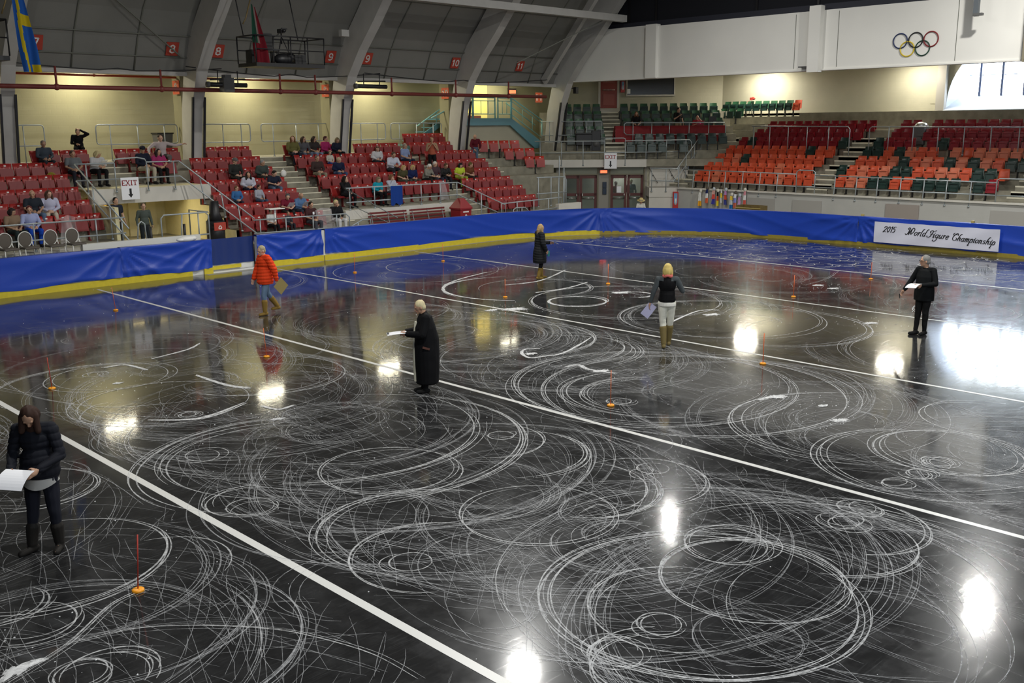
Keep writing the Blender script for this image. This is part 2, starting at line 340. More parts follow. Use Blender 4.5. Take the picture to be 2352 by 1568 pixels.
# ------------------------------------------------------------------ left stand: stepped concrete with portal
def zk(k): return 1.08+.375*k
def yk(k): return 31.4+.8*k
def tiers(name, x0, x1, k0, k1, label, steps=(), hang=False):
    root = None
    for k in range(k0, k1+1):
        ya = yk(k)-.72; yb = yk(k)+.08 if k < k1 else 38.6
        mb = MB().bb((x0, ya, zk(k)-.5 if k > k0 else (zk(k)-.35 if hang else 0)), (x1, yb, zk(k)))
        if root is None: root = struct(name, mb, M['concrete'], label)
        else: struct('tier_slab', mb, M['concrete'], parent=root)
    for (sa, sb, ks) in steps:
        for k in range(ks, k1+1):
            for h in (0, 1):
                yf = yk(k)-.72-(.4 if h == 0 else 0)
                if k > ks or h == 1:
                    struct('aisle_step', MB().bb((sa, yk(k)-.72-.3, zk(k)-.375), (sb, yk(k)-.70, zk(k)-.19)), M['concrete'], parent=root)
                    struct('step_nosing', MB().bb((sa, yk(k)-1.03, zk(k)-.20), (sb, yk(k)-.99, zk(k)-.165)), M['nosing'], parent=root)
                    struct('step_nosing', MB().bb((sa, yk(k)-.74, zk(k)-.02), (sb, yk(k)-.70, zk(k)+.012)), M['nosing'], parent=root)
                    break
    return root
sA = tiers('seating_floor', -6, 13.0, 0, 6, 'stepped concrete floor under the far left seat block')
sP = tiers('seating_floor', 13.0, 17.0, 4, 6, 'stepped concrete floor over the left exit passage', ((14.3,15.4,5),), hang=True)
sB = tiers('seating_floor', 17.0, 31.7, -1, 6, 'stepped concrete floor under the middle and right blocks of the left stand', ((20.75,21.9,0), (27.75,28.75,0)))
sC = tiers('seating_floor', 31.7, 36.2, 3, 6, 'stepped concrete floor under the small angled seat block', ((31.7,32.5,4),))
# portal over the exit passage
struct('portal_beam', MB().bb((12.95,32.45,2.08), (17.1,32.8,2.56)), M['slabw'], 'pale concrete beam over the left exit passage', cat='beam')
struct('passage_floor', MB().bb((13.0,29.6,0), (17.0,38.5,.62)), M['concrete'], 'grey floor of the left exit passage')
pw = mat('warm_lit_passage_wall', (.66,.60,.36), .7, var=.03)
stp = [(29.7,.1)]; 
side = MB()
pts = [(29.9,.0)]
for k in range(-1, 4): pts += [(yk(k)-.72, zk(k)), (yk(k)+.08, zk(k))]
pts += [(38.5, zk(3)), (38.5, 0)]
side.prism(pts, 16.98, 17.12, 'x')
struct('passage_wall', side, pw, 'stepped cream side wall of the left exit passage', cat='wall')
struct('passage_wall', MB().bb((12.9,30.7,.6), (13.02,38.5,2.1)), pw, 'cream left side wall of the left exit passage', cat='wall')
psb = struct('passage_wall', MB().bb((13,35.9,.6), (17,36.0,2.6)), pw, 'cream end wall of the left exit passage with a door', cat='wall')
struct('door_panel', MB().bb((15.55,35.8,.62), (16.6,35.9,2.2)), mat('cream_door', (.68,.62,.40), .5), parent=psb)
struct('door_glass', MB().bb((15.95,35.78,1.6), (16.22,35.8,1.95)), M['glass'], parent=psb)
struct('door_panel', MB().bb((14.1,35.8,.62), (15.05,35.9,2.2)), mat('ochre_door', (.45,.28,.05), .5), parent=psb)
lp = area('passage_lamp', (15.0,33.9,2.46), 1.6, .8, 110, (1.0,.86,.52), (15.0,33.9,0))
cl = thing('ceiling_light', 'fluorescent light on the ceiling of the left exit passage', 'light', (15.0,33.9,2.49))
MB().box((0,0,.03), (1.25,.25,.05)).build('housing', M['white'], cl); 
struct('passage_ceiling', MB().bb((13,32.8,2.52), (17,36,2.56)), pw, 'cream ceiling of the left exit passage')
# low front walls of the left stand
struct('front_wall', MB().bb((-6,30.1,0), (13.0,30.7,1.0)), M['slabw'], 'pale low front wall under the far left block', cat='wall')
struct('front_wall', MB().bb((-6,29.4,0), (11.3,30.1,.86)), M['concrete'], 'concrete walkway edge behind the stacked chairs', cat='wall')
struct('front_wall', MB().bb((11.3,29.35,0), (15.0,29.5,1.20)), mat('white_hoarding', (.68,.68,.64), .6), 'white hoarding panel standing beside the stacked chairs', cat='wall')
struct('front_wall', MB().bb((17.0,29.4,0), (21.6,30.0,.70)), M['concrete'], 'concrete walkway edge in front of the middle block', cat='wall')
struct('front_wall', MB().bb((21.7,30.95,0), (27.3,31.25,1.42)), M['slabw'], 'white low wall behind the two slatted benches', cat='wall')
struct('bench_slab', MB().bb((21.0,29.4,0), (31.8,31.0,.50)), M['concrete'], 'concrete walkway with the slatted benches')
struct('front_wall', MB().bb((31.75,29.4,0), (33.2,29.6,1.15)), M['slabw'], 'white low wall at the right end of the left stand', cat='wall')

# ------------------------------------------------------------------ end stand
def xe(k): return 41.2+.8*k
def ze(k): return 1.43+.39*k
root = None
for k in range(0, 8):
    mb = MB().bb((xe(k)-.75, -8, 0 if k == 0 else ze(k)-.5), (xe(k)+.06 if k < 7 else 47.3, 29.2+(.42*k if k > 1 else 0), ze(k) if k < 7 else 4.15))
    if root is None: root = struct('seating_floor', mb, M['concrete'], 'stepped concrete floor of the end stand')
    else: struct('tier_slab', mb, M['concrete'], parent=root)
for (ya, yb) in ((21.75,22.75), (29.2,30.3), (13.0,14.2)):
    for k in range(0, 7):
        for j, f in ((0, .38), (1, 0)):
            xa = xe(k)-.75-f; zt = ze(k)-(.195 if j == 0 else 0)
            if k == 0 and j == 0: continue
            struct('aisle_step', MB().bb((xa, ya, zt-.2), (xa+.42, yb, zt)), M['concrete'], parent=root)
            struct('step_nosing', MB().bb((xa-.01, ya, zt-.045), (xa+.10, yb, zt+.012)), M['nosing'], parent=root)
ew = struct('end_stand_wall', MB().bb((40.2,-8,-.1), (40.46,29.3,1.40)), M['wall_grey'], 'light grey block wall under the end stand', cat='wall')
struct('wall_panel', MB().bb((40.15,23.9,-.1), (40.2,25.5,1.16)), mat('grey_panel_a', (.36,.35,.33), .7), parent=ew)
struct('wall_panel', MB().bb((40.15,21.6,-.1), (40.2,23.0,1.16)), mat('grey_panel_a', (.36,.35,.33), .7), parent=ew)
struct('wall_panel', MB().bb((40.15,17.3,-.1), (40.2,18.7,1.2)), mat('taupe_panel', (.30,.265,.24), .7), parent=ew)
struct('wall_panel', MB().bb((40.15,11,-.1), (40.2,14.5,1.15)), mat('grey_panel_a', (.36,.35,.33), .7), parent=ew)
struct('wall_coping', MB().bb((40.12,-8,1.40), (40.46,29.3,1.46)), M['slabw'], parent=ew)

# ------------------------------------------------------------------ corner section (built along the diagonal)
def dbox(u0, u1, v0, v1, z0, z1, mi=0, mb=None):
    mb = mb or MB(); c = uv((u0+u1)/2, (v0+v1)/2, (z0+z1)/2)
    return mb.box(c, (u1-u0, v1-v0, z1-z0), mi, DROT)
def vj(j): return 51.0+.8*j
def zj(j): return 2.81+.39*j
root = struct('seating_floor', dbox(1.2,11.4,50.2,57.2,2.45,2.80), M['concrete'], 'stepped concrete floor across the corner of the hall')
struct('slab_edge', dbox(1.1,6.75,50.12,50.22,2.42,2.80), M['slabw'], parent=root)
for j in range(1, 7): struct('tier_slab', dbox(1.6,11.75,vj(j)-.7,57.2,zj(j)-.45,zj(j)), M['concrete'], parent=root)
for j in range(1, 7):
    for h in (0,1):
        struct('aisle_step', dbox(4.83,5.82,vj(j)-.7-.36+(.36 if h else 0),vj(j)-.3,zj(j)-.39,zj(j)-(.195 if h == 0 else 0)+.0), M['concrete'], parent=root)
        struct('step_nosing', dbox(4.83,5.82,vj(j)-.72-.36+(.36 if h else 0),vj(j)-.60-.36+(.36 if h else 0),zj(j)-.05-(.195 if h == 0 else 0),zj(j)+.012-(.195 if h == 0 else 0)), M['nosing'], parent=root)
# platform right of the doors
struct('landing_floor', dbox(6.8,8.6,49.2,51.2,1.0,1.46), M['slabw'], 'raised pale landing beside the corner doors')
struct('landing_wall', dbox(6.8,8.25,49.25,49.4,-.1,1.46), M['slabw'], 'pale wall with the fire extinguisher beside the corner doors', cat='wall')
struct('corner_wall', dbox(6.7,8.9,50.6,50.75,1.4,2.8), M['slabw'], 'pale wall above the landing beside the corner doors', cat='wall')
for j in range(0, 4):
    pass
# door wall
dwl = MB(); 
for a, b_ in ((1.15,1.3),(2.3,2.5),(4.42,4.95),(6.75,6.85)): dbox(a,b_,50.55,50.75,-.1,2.45,0,dwl)
struct('door_wall', dwl, mat('door_wall_brown', (.30,.285,.25), .7), 'grey brown wall around the corner doors', cat='wall')
PGL = mat('clear_door_glass', (.10,.13,.12), .06, spec=.8)
n_t = PGL.node_tree; t_n = n_t.nodes.new('ShaderNodeBsdfTransparent'); m_n = n_t.nodes.new('ShaderNodeMixShader'); m_n.inputs[0].default_value = .35
n_t.links.new(t_n.outputs[0], m_n.inputs[1]); n_t.links.new(n_t.nodes['Principled BSDF'].outputs[0], m_n.inputs[2]); n_t.links.new(m_n.outputs[0], n_t.nodes['Material Output'].inputs[0])
def double_door(u0, u1, name, label, bright):
    r = struct(name, dbox(u0,u1,50.5,50.62,2.02,2.08), M['tan'], label, cat='door')
    for uu in (u0, u1-.07): struct('door_frame', dbox(uu,uu+.07,50.48,50.64,-.05,2.45), M['tan'], parent=r)
    struct('transom_panel', dbox(u0+.07,u1-.07,50.55,50.6,2.08,2.45), M['lidmetal'], parent=r)
    mid = (u0+u1)/2
    for k, (a, b_) in enumerate(((u0+.08, mid-.01), (mid+.01, u1-.08))):
        d = dbox(a,b_,50.56,50.61,1.86,2.02); dbox(a,b_,50.56,50.61,.98,1.12,0,d); dbox(a,b_,50.56,50.61,-.05,.25,0,d)
        for q in (a, b_-.13): dbox(q,q+.13,50.56,50.61,-.05,2.02,0,d)
        lf = struct('door_leaf', d, M['maroon'], parent=r)
        g = PGL
        struct('glass_pane', dbox(a+.13,b_-.13,50.58,50.59,1.12,1.86), g, parent=lf)
        struct('glass_pane', dbox(a+.13,b_-.13,50.58,50.59,.25,.98), M['glass'], parent=lf)
        hb = MB().tube([uv(a+.1,50.48,.88), uv(b_-.1,50.48,.88)], .022, 8)
        struct('push_bar', hb, M['chrome'], parent=lf)
        qe = b_-.13 if k == 0 else a+.13
        struct('door_handle', MB().tube([uv(qe,50.47,.86), uv(qe,50.46,1.12)], .028, 8), M['chrome'], parent=lf)
    return r
double_door(2.5,4.42,'door_1','left pair of dark maroon glazed doors under the corner balcony',False)
double_door(4.95,6.75,'door_2','right pair of dark maroon glazed doors with a paper notice',True)
struct('side_window_frame', dbox(1.3,2.3,50.45,50.56,1.0,1.9), M['maroon'], 'dark maroon screened opening left of the corner doors', cat='window')
struct('vestibule_wall', dbox(1.0,7.2,53.0,53.1,-.1,2.5), M['wall_beige'], 'beige vestibule wall behind the corner doors', cat='wall')
struct('vestibule_wall', dbox(1.0,1.15,50.6,53.0,-.1,2.5), M['wall_beige'], 'beige side wall of the vestibule left of the corner doors', cat='wall')
struct('vestibule_wall', dbox(6.85,7.0,50.6,53.0,-.1,2.5), M['wall_beige'], 'beige side wall of the vestibule right of the corner doors', cat='wall')
area('vestibule_fill', tuple(uv(5.6,52.2,2.3)), 1.2, .6, 26, (.85,.95,1.0), tuple(uv(5.6,52.2,0)))  # unseen lamp added to light the figures behind the door glass
# red door high on the corner wall
rd = struct('door_3', dbox(5.05,5.98,57.12,57.24,5.4,7.5), M['reddoor'], 'brick red door at the top of the corner steps', cat='door')
for za, zb in ((6.45,6.62), (5.85,5.9)): pass
struct('door_panel', dbox(5.2,5.83,57.09,57.13,6.75,7.15), mat('door_red_light', (.36,.10,.08), .5), parent=rd)
struct('door_panel', dbox(5.2,5.83,57.09,57.13,5.55,6.15), mat('door_red_light', (.36,.10,.08), .5), parent=rd)
struct('push_bar', MB().tube([uv(5.15,57.03,6.38), uv(5.85,57.03,6.38)], .03, 8), M['chrome'], parent=rd)
for a in (4.93, 5.98): struct('door_frame', dbox(a,a+.12,57.1,57.26,5.3,7.6), M['slabw'], parent=rd)
struct('door_threshold', dbox(4.95,6.1,56.6,57.25,5.1,5.38), M['slabw'], parent=rd)
# ------------------------------------------------------------------ rails
def rail(name, label, loops, posts, r=.024, m=None, cat='railing', group=None):
    """loops: list of pipe polylines; posts: list of (top, foot) points; each pipe and post a part"""
    c = Vector(posts[0][1]) if posts else Vector(loops[0][0])
    t = thing(name, label, cat, c, 0, group); m = m or M['steelrail']
    for L in loops: MB().tube([Vector(p)-c for p in L], r, 8).build('pipe', m, t)
    for a, b in posts:
        mb = MB().tube([Vector(a)-c, Vector(b)-c], r*.95, 8)
        mb.tube([Vector(b)-c+Vector((0,0,.0)), Vector(b)-c+Vector((0,0,.05))], r*1.9, 8)
        mb.build('post', m, t)
    return t
def railx(name, label, y, x0, x1, zt, zb, zf, n, arch_ends=True, **k):
    r = .10
    loop = [(x0,y,zb+r),(x0,y,zt-r),(x0+r*.3,y,zt-r*.3),(x0+r,y,zt),(x1-r,y,zt),(x1-r*.3,y,zt-r*.3),(x1,y,zt-r),(x1,y,zb+r),(x1-r*.3,y,zb+r*.3),(x1-r,y,zb),(x0+r,y,zb),(x0+r*.3,y,zb+r*.3),(x0,y,zb+r),(x0,y,zb+r*2)]
    xs = [x0+(x1-x0)*(i+.5)/n for i in range(n)]
    return rail(name, label, [loop], [((x,y,zt),(x,y,zf)) for x in xs], **k)
G1 = 'guard rails along the back walkway of the left stand'
for (x0, x1, lb) in ((9.0,13.1,'grey pipe guard rail left of the man in black on the back walkway'), (14.9,18.0,'grey pipe guard rail in front of the dark bin on the back walkway'), (18.7,21.1,'grey pipe guard rail just right of the number eight column'),
                     (21.6,24.9,'grey pipe guard rail left of the number nine column'), (25.2,27.9,'grey pipe guard rail just right of the number nine column'), (28.2,31.2,'grey pipe guard rail under the teal staircase')):
    railx('guard_rail', lb, 36.45, x0, x1, 4.63, 3.93, 3.33, 3, group=G1, r=.022)
rail('front_rail', 'long two bar rail in front of the far left seat block', [[(4,30.25,1.82),(13.0,30.25,1.82)],[(4,30.25,1.34),(13.0,30.25,1.34)]], [((x,30.25,1.82),(x,30.25,1.0)) for x in (5,6.9,8.6,10.3,12.1,12.9)])
rail('stair_rail', 'two bar rail over the left exit beam with a step at the exit sign',
     [[(12.45,32.35,3.40),(13.7,32.35,3.40),(13.75,32.35,3.52),(14.5,32.35,3.56),(14.75,32.35,3.5),(14.8,32.35,3.40),(15.95,32.35,3.40),(17.3,29.95,1.5)],[(12.45,32.35,2.88),(15.95,32.35,2.90),(17.35,29.95,1.0)],[(12.45,32.35,3.4),(12.95,29.9,1.5)],[(12.45,32.35,2.88),(13.0,29.9,1.05)]],
     [((x,32.35,3.40),(x,32.35,2.45)) for x in (12.8,13.72,14.8,15.75)] + [((16.33,31.69,2.88),(16.45,31.69,1.95)),((16.7,31.0,2.35),(16.8,31.0,1.5)),((17.0,30.45,1.9),(17.1,30.45,1.05)),((12.65,31.6,2.8),(12.65,31.6,1.5)),((12.8,30.8,2.2),(12.8,30.8,1.1))])
rail('front_rail', 'two bar rail in front of the spectators beside the left exit steps', [[(17.25,29.95,1.45),(21.0,29.95,1.42),(21.15,29.95,1.3),(21.15,29.95,.75)],[(17.25,29.95,1.0),(21.15,29.95,.95)]], [((x,29.95,1.43),(x,29.95,.7)) for x in (17.5,18.5,19.6,20.6)])
rail('front_rail', 'two bar rail above the slatted benches in front of the middle block',
     [[(23.4,30.0,1.1),(21.75,31.0,2.25),(27.35,31.0,2.22),(29.1,30.0,1.25),(29.1,30.0,.5)],[(23.4,30.0,.75),(21.75,31.0,1.72),(27.35,31.0,1.72),(29.1,30.0,.8)]], [((x,31.0,2.24),(x,31.0,1.42)) for x in (21.95,23.1,24.3,25.4,26.4,27.3)] + [((28.2,30.5,1.74),(28.2,30.5,.5))])
rail('front_rail', 'two bar rail in front of the bottom row of the right block', [[(28.4,29.5,.5),(28.4,29.5,1.36),(32.0,29.5,1.43),(32.0,29.5,.55)],[(28.4,29.5,.9),(32.0,29.5,1.0)]], [((x,29.5,1.40),(x,29.5,.5)) for x in (29.3,30.3,31.2)])
rail('stair_hoop', 'small pipe handrail hoop in front of the right block of the left stand', [[(29.0,29.42,.5),(29.0,29.42,1.08),(29.15,29.42,1.15),(29.7,29.42,1.14),(30.3,29.42,.6)]], [((29.5,29.42,1.15),(29.5,29.42,.5))], cat='railing')
rail('stair_hoop', 'small pipe handrail hoop behind the blue drape beside the dark haired spectators', [[(20.6,29.5,.7),(20.9,29.5,1.0),(21.4,29.5,1.2),(21.75,29.5,1.18),(21.8,29.5,.5)]], [((21.2,29.5,1.13),(21.2,29.5,.7))], cat='railing')
rail('landing_rail', 'two bar rail around the landing at the right end of the left stand', [[(31.2,30.2,2.28),(33.0,30.2,2.25),(33.1,30.2,2.1),(33.1,30.2,1.1)],[(31.2,30.2,1.58),(33.1,30.2,1.58)]], [((x,30.2,2.27),(x,30.2,1.0)) for x in (31.3,32.1,33.0)])
# left exit passage railing
t = rail('passage_rail', 'grey pipe railing with black posts at the mouth of the left exit passage', [[(13.9,29.7,.7),(13.9,29.7,1.75),(14.0,29.7,1.85),(15.4,29.7,1.85),(15.5,29.7,1.75),(15.5,29.7,.7)],[(13.9,29.7,1.15),(15.5,29.7,1.15)],[(13.2,30.0,.8),(13.3,30.0,1.6),(13.4,30.0,1.68),(13.5,30.0,1.6),(13.55,30.0,.8)],[(15.5,29.7,1.85),(15.5,31.0,1.85),(15.5,31.0,.7)]], [((14.6,29.7,1.85),(14.5,29.7,.62)),((15.5,30.4,1.85),(15.5,30.4,.62))])
for x in (13.45, 14.55): MB().tube([Vector((x,29.5,.9))-t.location, Vector((x,29.5,1.55))-t.location], .045, 8).build('black_post', M['black'], t)
def P_(u, v, z): return tuple(uv(u, v, z))
rail('balcony_rail', 'two bar rail along the balcony over the corner doors', [[P_(1.2,50.15,3.70),P_(4.66,50.15,3.70),P_(4.67,50.15,3.8),P_(4.75,50.15,3.84),P_(5.6,50.15,3.84),P_(5.68,50.15,3.8),P_(5.69,50.15,3.70),P_(9.0,50.9,3.72),P_(9.1,50.9,3.6),P_(9.1,50.9,2.7)],[P_(1.2,50.15,3.14),P_(5.69,50.15,3.14),P_(9.1,50.9,3.14)]],
     [(P_(u,50.15,3.7),P_(u,50.12,2.5)) for u in (1.47,2.53,3.6,4.66,5.69)] + [(P_(u,50.15+(u-5.69)*.22,3.7),P_(u,50.15+(u-5.69)*.22,2.7)) for u in (6.75,7.8,8.8)])
rail('walkway_rail', 'two bar rail in front of the green seats left of the corner steps', [[P_(1.6,51.9,4.67),P_(4.65,51.9,4.67),P_(4.65,51.9,3.6)],[P_(1.6,51.9,3.98),P_(4.65,51.9,3.98)]], [(P_(u,51.9,4.67),P_(u,51.9,3.6)) for u in (2.0,2.4,3.1,3.9)])
rail('walkway_rail', 'rounded two bar rail in front of the table with the red cloth', [[P_(5.9,51.75,4.0),P_(5.8,51.75,4.1),P_(5.8,51.75,4.5),P_(5.9,51.75,4.58),P_(10.9,51.75,4.55),P_(10.95,51.75,4.4),P_(10.95,51.75,3.6)],[P_(5.9,51.75,3.98),P_(10.95,51.75,3.98)]], [(P_(u,51.75,4.56),P_(u,51.75,3.4)) for u in (6.25,7.2,8.1,9.1,10.1)])
rail('stair_rail', 'sloping two bar rail beside the steps to the end stand', [[(42.9,29.9,3.95),(40.3,29.5,2.3)],[(42.9,29.9,3.35),(40.0,29.45,1.75)],[(42.9,29.9,3.95),(42.6,31.2,3.98),(42.6,31.2,2.6)]], [((42.9,29.9,3.95),(42.9,29.9,2.3)),((42.2,29.8,3.5),(42.2,29.8,2.0)),((41.3,29.65,2.95),(41.3,29.65,1.5)),((40.6,29.55,2.5),(40.6,29.55,1.3))])
rail('landing_rail', 'two bar rail along the landing right of the corner doors', [[P_(6.85,49.2,2.40),P_(8.25,49.2,2.36)],[P_(6.85,49.2,1.8),P_(8.25,49.2,1.76)]], [(P_(u,49.2,2.4),P_(u,49.17,1.25)) for u in (6.9,7.6,8.2)])
ys = [28.45,27.55,26.65,25.70,24.78,23.88]
rail('end_rail', 'two bar white rail in front of the left block of the end stand', [[(40.3,28.99,2.34),(40.3,22.95,2.28)],[(40.3,28.99,1.78),(40.3,22.95,1.75)]], [((40.3,y,2.3),(40.2,y,1.22)) for y in ys])
rail('end_rail', 'raised arch of white rail at the middle aisle of the end stand', [[(40.3,22.95,1.22),(40.3,22.95,2.38),(40.3,22.85,2.46),(40.3,22.15,2.46),(40.3,22.05,2.38),(40.3,22.05,1.22)],[(40.3,22.95,1.75),(40.3,22.05,1.75)]], [])
rail('end_rail', 'two bar white rail in front of the right block of the end stand', [[(40.3,22.05,2.26),(40.3,14.41,2.2)],[(40.3,22.05,1.74),(40.3,14.41,1.72)]], [((40.3,y,2.24),(40.2,y,1.22)) for y in (21.09,20.1,19.17,18.18,17.21,16.3,15.36)])
rail('end_rail', 'raised arch of white rail at the right edge of the end stand', [[(40.3,14.41,1.22),(40.3,14.41,2.3),(40.3,14.3,2.36),(40.3,13.3,2.36),(40.3,13.2,2.28),(40.3,13.2,1.2)],[(40.3,14.41,1.72),(40.3,11,1.72)]], [])
rail('cross_rail', 'grey rail across the upper left block of the end stand', [[(43.6,27.4,4.36),(43.6,22.35,4.32),(43.6,22.25,4.2),(43.6,22.25,3.0)]], [((43.6,y,4.34),(43.6,y,3.1)) for y in (27.3,26.4,25.4,24.4,23.3)])
rail('cross_rail', 'grey rail across the upper right block of the end stand', [[(43.6,21.3,3.0),(43.6,21.3,4.22),(43.6,21.2,4.31),(43.6,11,4.24)]], [((43.6,y,4.3),(43.6,y,3.1)) for y in (20.4,19.3,18.2,17.1,16.0,14.9,13.8)])
# hand rails on the corner steps
rail('step_rail', 'tall pale pipe handrail at the left edge of the corner doors', [[(34.1,31.6,0),(34.15,31.6,2.9),(34.2,31.65,3.1)],[(34.2,31.4,0),(34.25,31.4,2.6)]], [((34.1,31.6,2.2),(34.1,31.6,-.06))], r=.03)
for i, u in enumerate((6.95, 7.9, 8.6)):
    rail('wall_handrail', 'slanting dark handrail on the pale landing wall, %s one' % ['left', 'middle', 'right'][i], [[P_(u,50.5,2.35),P_(u+.45,50.5,1.6)]], [(P_(u+.2,50.5,1.98),P_(u+.2,50.6,1.95))], r=.015, m=M['greydark'])

# ------------------------------------------------------------------ teal staircase
ts = thing('teal_staircase', 'teal steel landing and stair between the number ten and 11 columns', 'staircase', (33,36.5,3.4))
o = Vector((33,36.5,3.4))
def L(*p): return Vector(p) - o
b = MB(); y = 36.5
b.add([L(31.9,y,4.85),L(35.9,y,4.85),L(35.8,y,4.5),L(31.9,y,4.5)]+[L(31.9,y+.08,4.85),L(35.9,y+.08,4.85),L(35.8,y+.08,4.5),L(31.9,y+.08,4.5)], [(0,1,2,3),(4,7,6,5),(0,4,5,1),(3,2,6,7),(0,3,7,4),(1,5,6,2)])
b.build('landing_beam', M['tealdark'], ts)
b = MB(); q = [(35.9,4.85),(38.15,3.62),(38.15,3.33),(37.6,3.33),(35.8,4.5)]
b.prism([(a-o.x, c-o.z) for a, c in q], 0, .08, 'y'); b.build('stringer', M['tealdark'], ts)
MB().bb(L(31.9,36.58,4.78), L(35.9,38.5,4.85)).build('landing', M['tealdark'], ts)
for i in range(7):
    MB().bb(L(35.9+.32*i,36.58,4.66-.175*i), L(36.25+.32*i,37.7,4.69-.175*i)).build('tread', M['tealdark'], ts)
def guard(x0, x1, zt0, zt1, zb0, zb1, nm='guard_panel'):
    g = MB(); g.tube([L(x0,y,zt0),L(x1,y,zt1)], .035, 8); g.tube([L(x0,y,zb0),L(x1,y,zb1)], .025, 8); g.tube([L(x0,y,zt0-.16),L(x1,y,zt1-.16)], .02, 8)
    for x, a, c in ((x0,zt0,zb0-.22),(x1,zt1,zb1-.22)): g.tube([L(x,y,a),L(x,y,c)], .035, 8)
    for f in (.35,.68): g.tube([L(x0+(x1-x0)*f,y,zt0+(zt1-zt0)*f-.16),L(x0+(x1-x0)*f,y,zb0+(zb1-zb0)*f)], .015, 6)
    g.build(nm, M['teal'], ts)
guard(32.6,33.25,5.84,5.84,5.05,5.05); guard(33.3,34.75,5.84,5.84,5.05,5.05); guard(34.95,35.85,5.84,5.84,5.05,5.05); guard(35.9,38.1,5.84,4.75,5.02,3.85)
wm = MB()
wm.tube([L(35.9,36.9,5.6),L(38.0,36.9,4.5)], .03, 8); wm.build('inner_handrail', M['teal'], ts)
ts2 = thing('teal_staircase', 'teal steel stair flight climbing behind the number ten column', 'staircase', (31,37.6,3.4))
o = Vector((31,37.6,3.4))
b = MB(); b.prism([(29.6-o.x,3.4-o.z),(30.1-o.x,3.4-o.z),(32.9-o.x,4.85-o.z),(32.9-o.x,5.1-o.z)], 0, .08, 'y'); b.build('stringer', M['tealdark'], ts2)
for f in (0, .35): MB().tube([L(30.6,37.5-f*3,4.5+f),L(33.0,37.5-f*3,5.8)], .035, 8).build('handrail', M['teal'], ts2)
for x in (31.0,31.8,32.6): MB().tube([L(x,37.5,4.55+(x-30.6)*.54),L(x,37.5,3.9+(x-30.4)*.5)], .025, 8).build('post', M['teal'], ts2)
for i in range(7): MB().bb(L(30.0+.4*i,37.68,3.6+.2*i), L(30.45+.4*i,38.4,3.64+.2*i)).build('tread', M['tealdark'], ts2)
struct('stair_wall', MB().bb((31.9,36.7,3.3), (36.0,36.85,4.5)).prism([(36.0,3.3),(38.0,3.3),(36.0,4.45)], 36.7, 36.85, 'y'), M['wall_beige'], 'beige wall under the teal landing', cat='wall')
ydm = mat('bright_yellow_doorway', (.75,.62,.22), .6)
dy = struct('door_4', MB().bb((33.5,38.5,4.85), (36.1,38.6,6.7)), ydm, 'bright yellow lit doorway above the teal landing', cat='door')
struct('notice_sheet', MB().bb((34.6,38.46,6.15), (34.95,38.5,6.55)), mat('orange_notice', (.8,.22,.04), .6), parent=dy)
struct('door_threshold', MB().bb((34.6,38.44,4.85), (35.6,38.5,5.0)), M['maroon'], parent=dy)
area('landing_lamp', (35.2,37.3,6.5), .8, .3, 38, (1.0,.88,.5), (35.2,38.5,5.2))

# ------------------------------------------------------------------ light fittings
TUBE = mat('lit_fluorescent_tube', (1,1,.9), .4, emit=(1.0,.95,.72), estr=9)
def fitting(loc, label, rz=0, power=60, both=True, col=(1.0,.93,.70)):
    t = thing('ceiling_light', label, 'light', loc, rz, 'fluorescent fittings over the back walkways')
    MB().box((0,0,.07), (1.30,.62,.05)).build('housing', M['white'], t)
    for yy in (-.2, 0, .2): MB().tube([(-.6,yy,.0),(.6,yy,.0)], .03, 8).build('tube', TUBE, t)
    a = area('fitting_lamp', (loc[0],loc[1],loc[2]-.04), 1.2, .6, power, col, (loc[0],loc[1],0)); a.rotation_euler = (0,0,rz)
    a.visible_glossy = True
names = ['far left','left','left of number nine','right of number nine','near number ten','by the corner']
for i, x in enumerate((8.7, 15.2, 21.9, 28.4)):
    fitting((x,37.45,6.92), 'fluorescent fitting over the left walkway, %s' % ['at the left edge', 'above the man in black', 'above the left of the middle block', 'above the right of the middle block'][i], 0, 100)
fitting((47.2,29.5,7.36), 'fluorescent fitting over the end stand next to the tripod', R_(90), 190, col=(1.0,.94,.80))
fitting((47.2,21.2,7.36), 'fluorescent fitting over the end stand next to the arched window', R_(90), 120, col=(1.0,.94,.80))
fitting((tuple(uv(4.0,55.6,7.3))), 'fluorescent fitting over the green corner seats by the red door', R_(-45), 110, col=(1.0,.93,.72))
fitting((36.6,37.4,6.95), 'fluorescent fitting above the teal staircase', 0, 30)

# ------------------------------------------------------------------ pipes, cables
def pipe(name, label, pts, r, m, cat='pipe', hang=()):
    c = Vector(pts[0]); t = thing(name, label, cat, c)
    MB().tube([Vector(p)-c for p in pts], r, 8).build('run', m, t)
    for x, y, z, zt in hang:
        MB().tube([Vector((x,y,z))-c, Vector((x,y,zt))-c], r*.5, 6).ell(Vector((x,y,z))-c, (r*1.5,)*3, nu=8, nv=6).build('hanger', m, t)
    return t
pipe('sprinkler_pipe', 'long dark red pipe hung in front of the left stand columns', [(2,34.35,5.84),(36.15,34.35,5.84)], .075, M['redpipe'], hang=[(x,34.35,5.84,6.5) for x in (12.9,16.5,21.3,22.9,26.7,30.3,33.6)])
pipe('sprinkler_pipe', 'second red pipe high on the yellow wall behind the left stand', [(5,36.4,6.35),(24.6,36.4,6.35)], .04, mat('bright_red_pipe', (.45,.06,.02), .5), hang=[(x,36.4,6.35,7.1) for x in (9,15,20)])
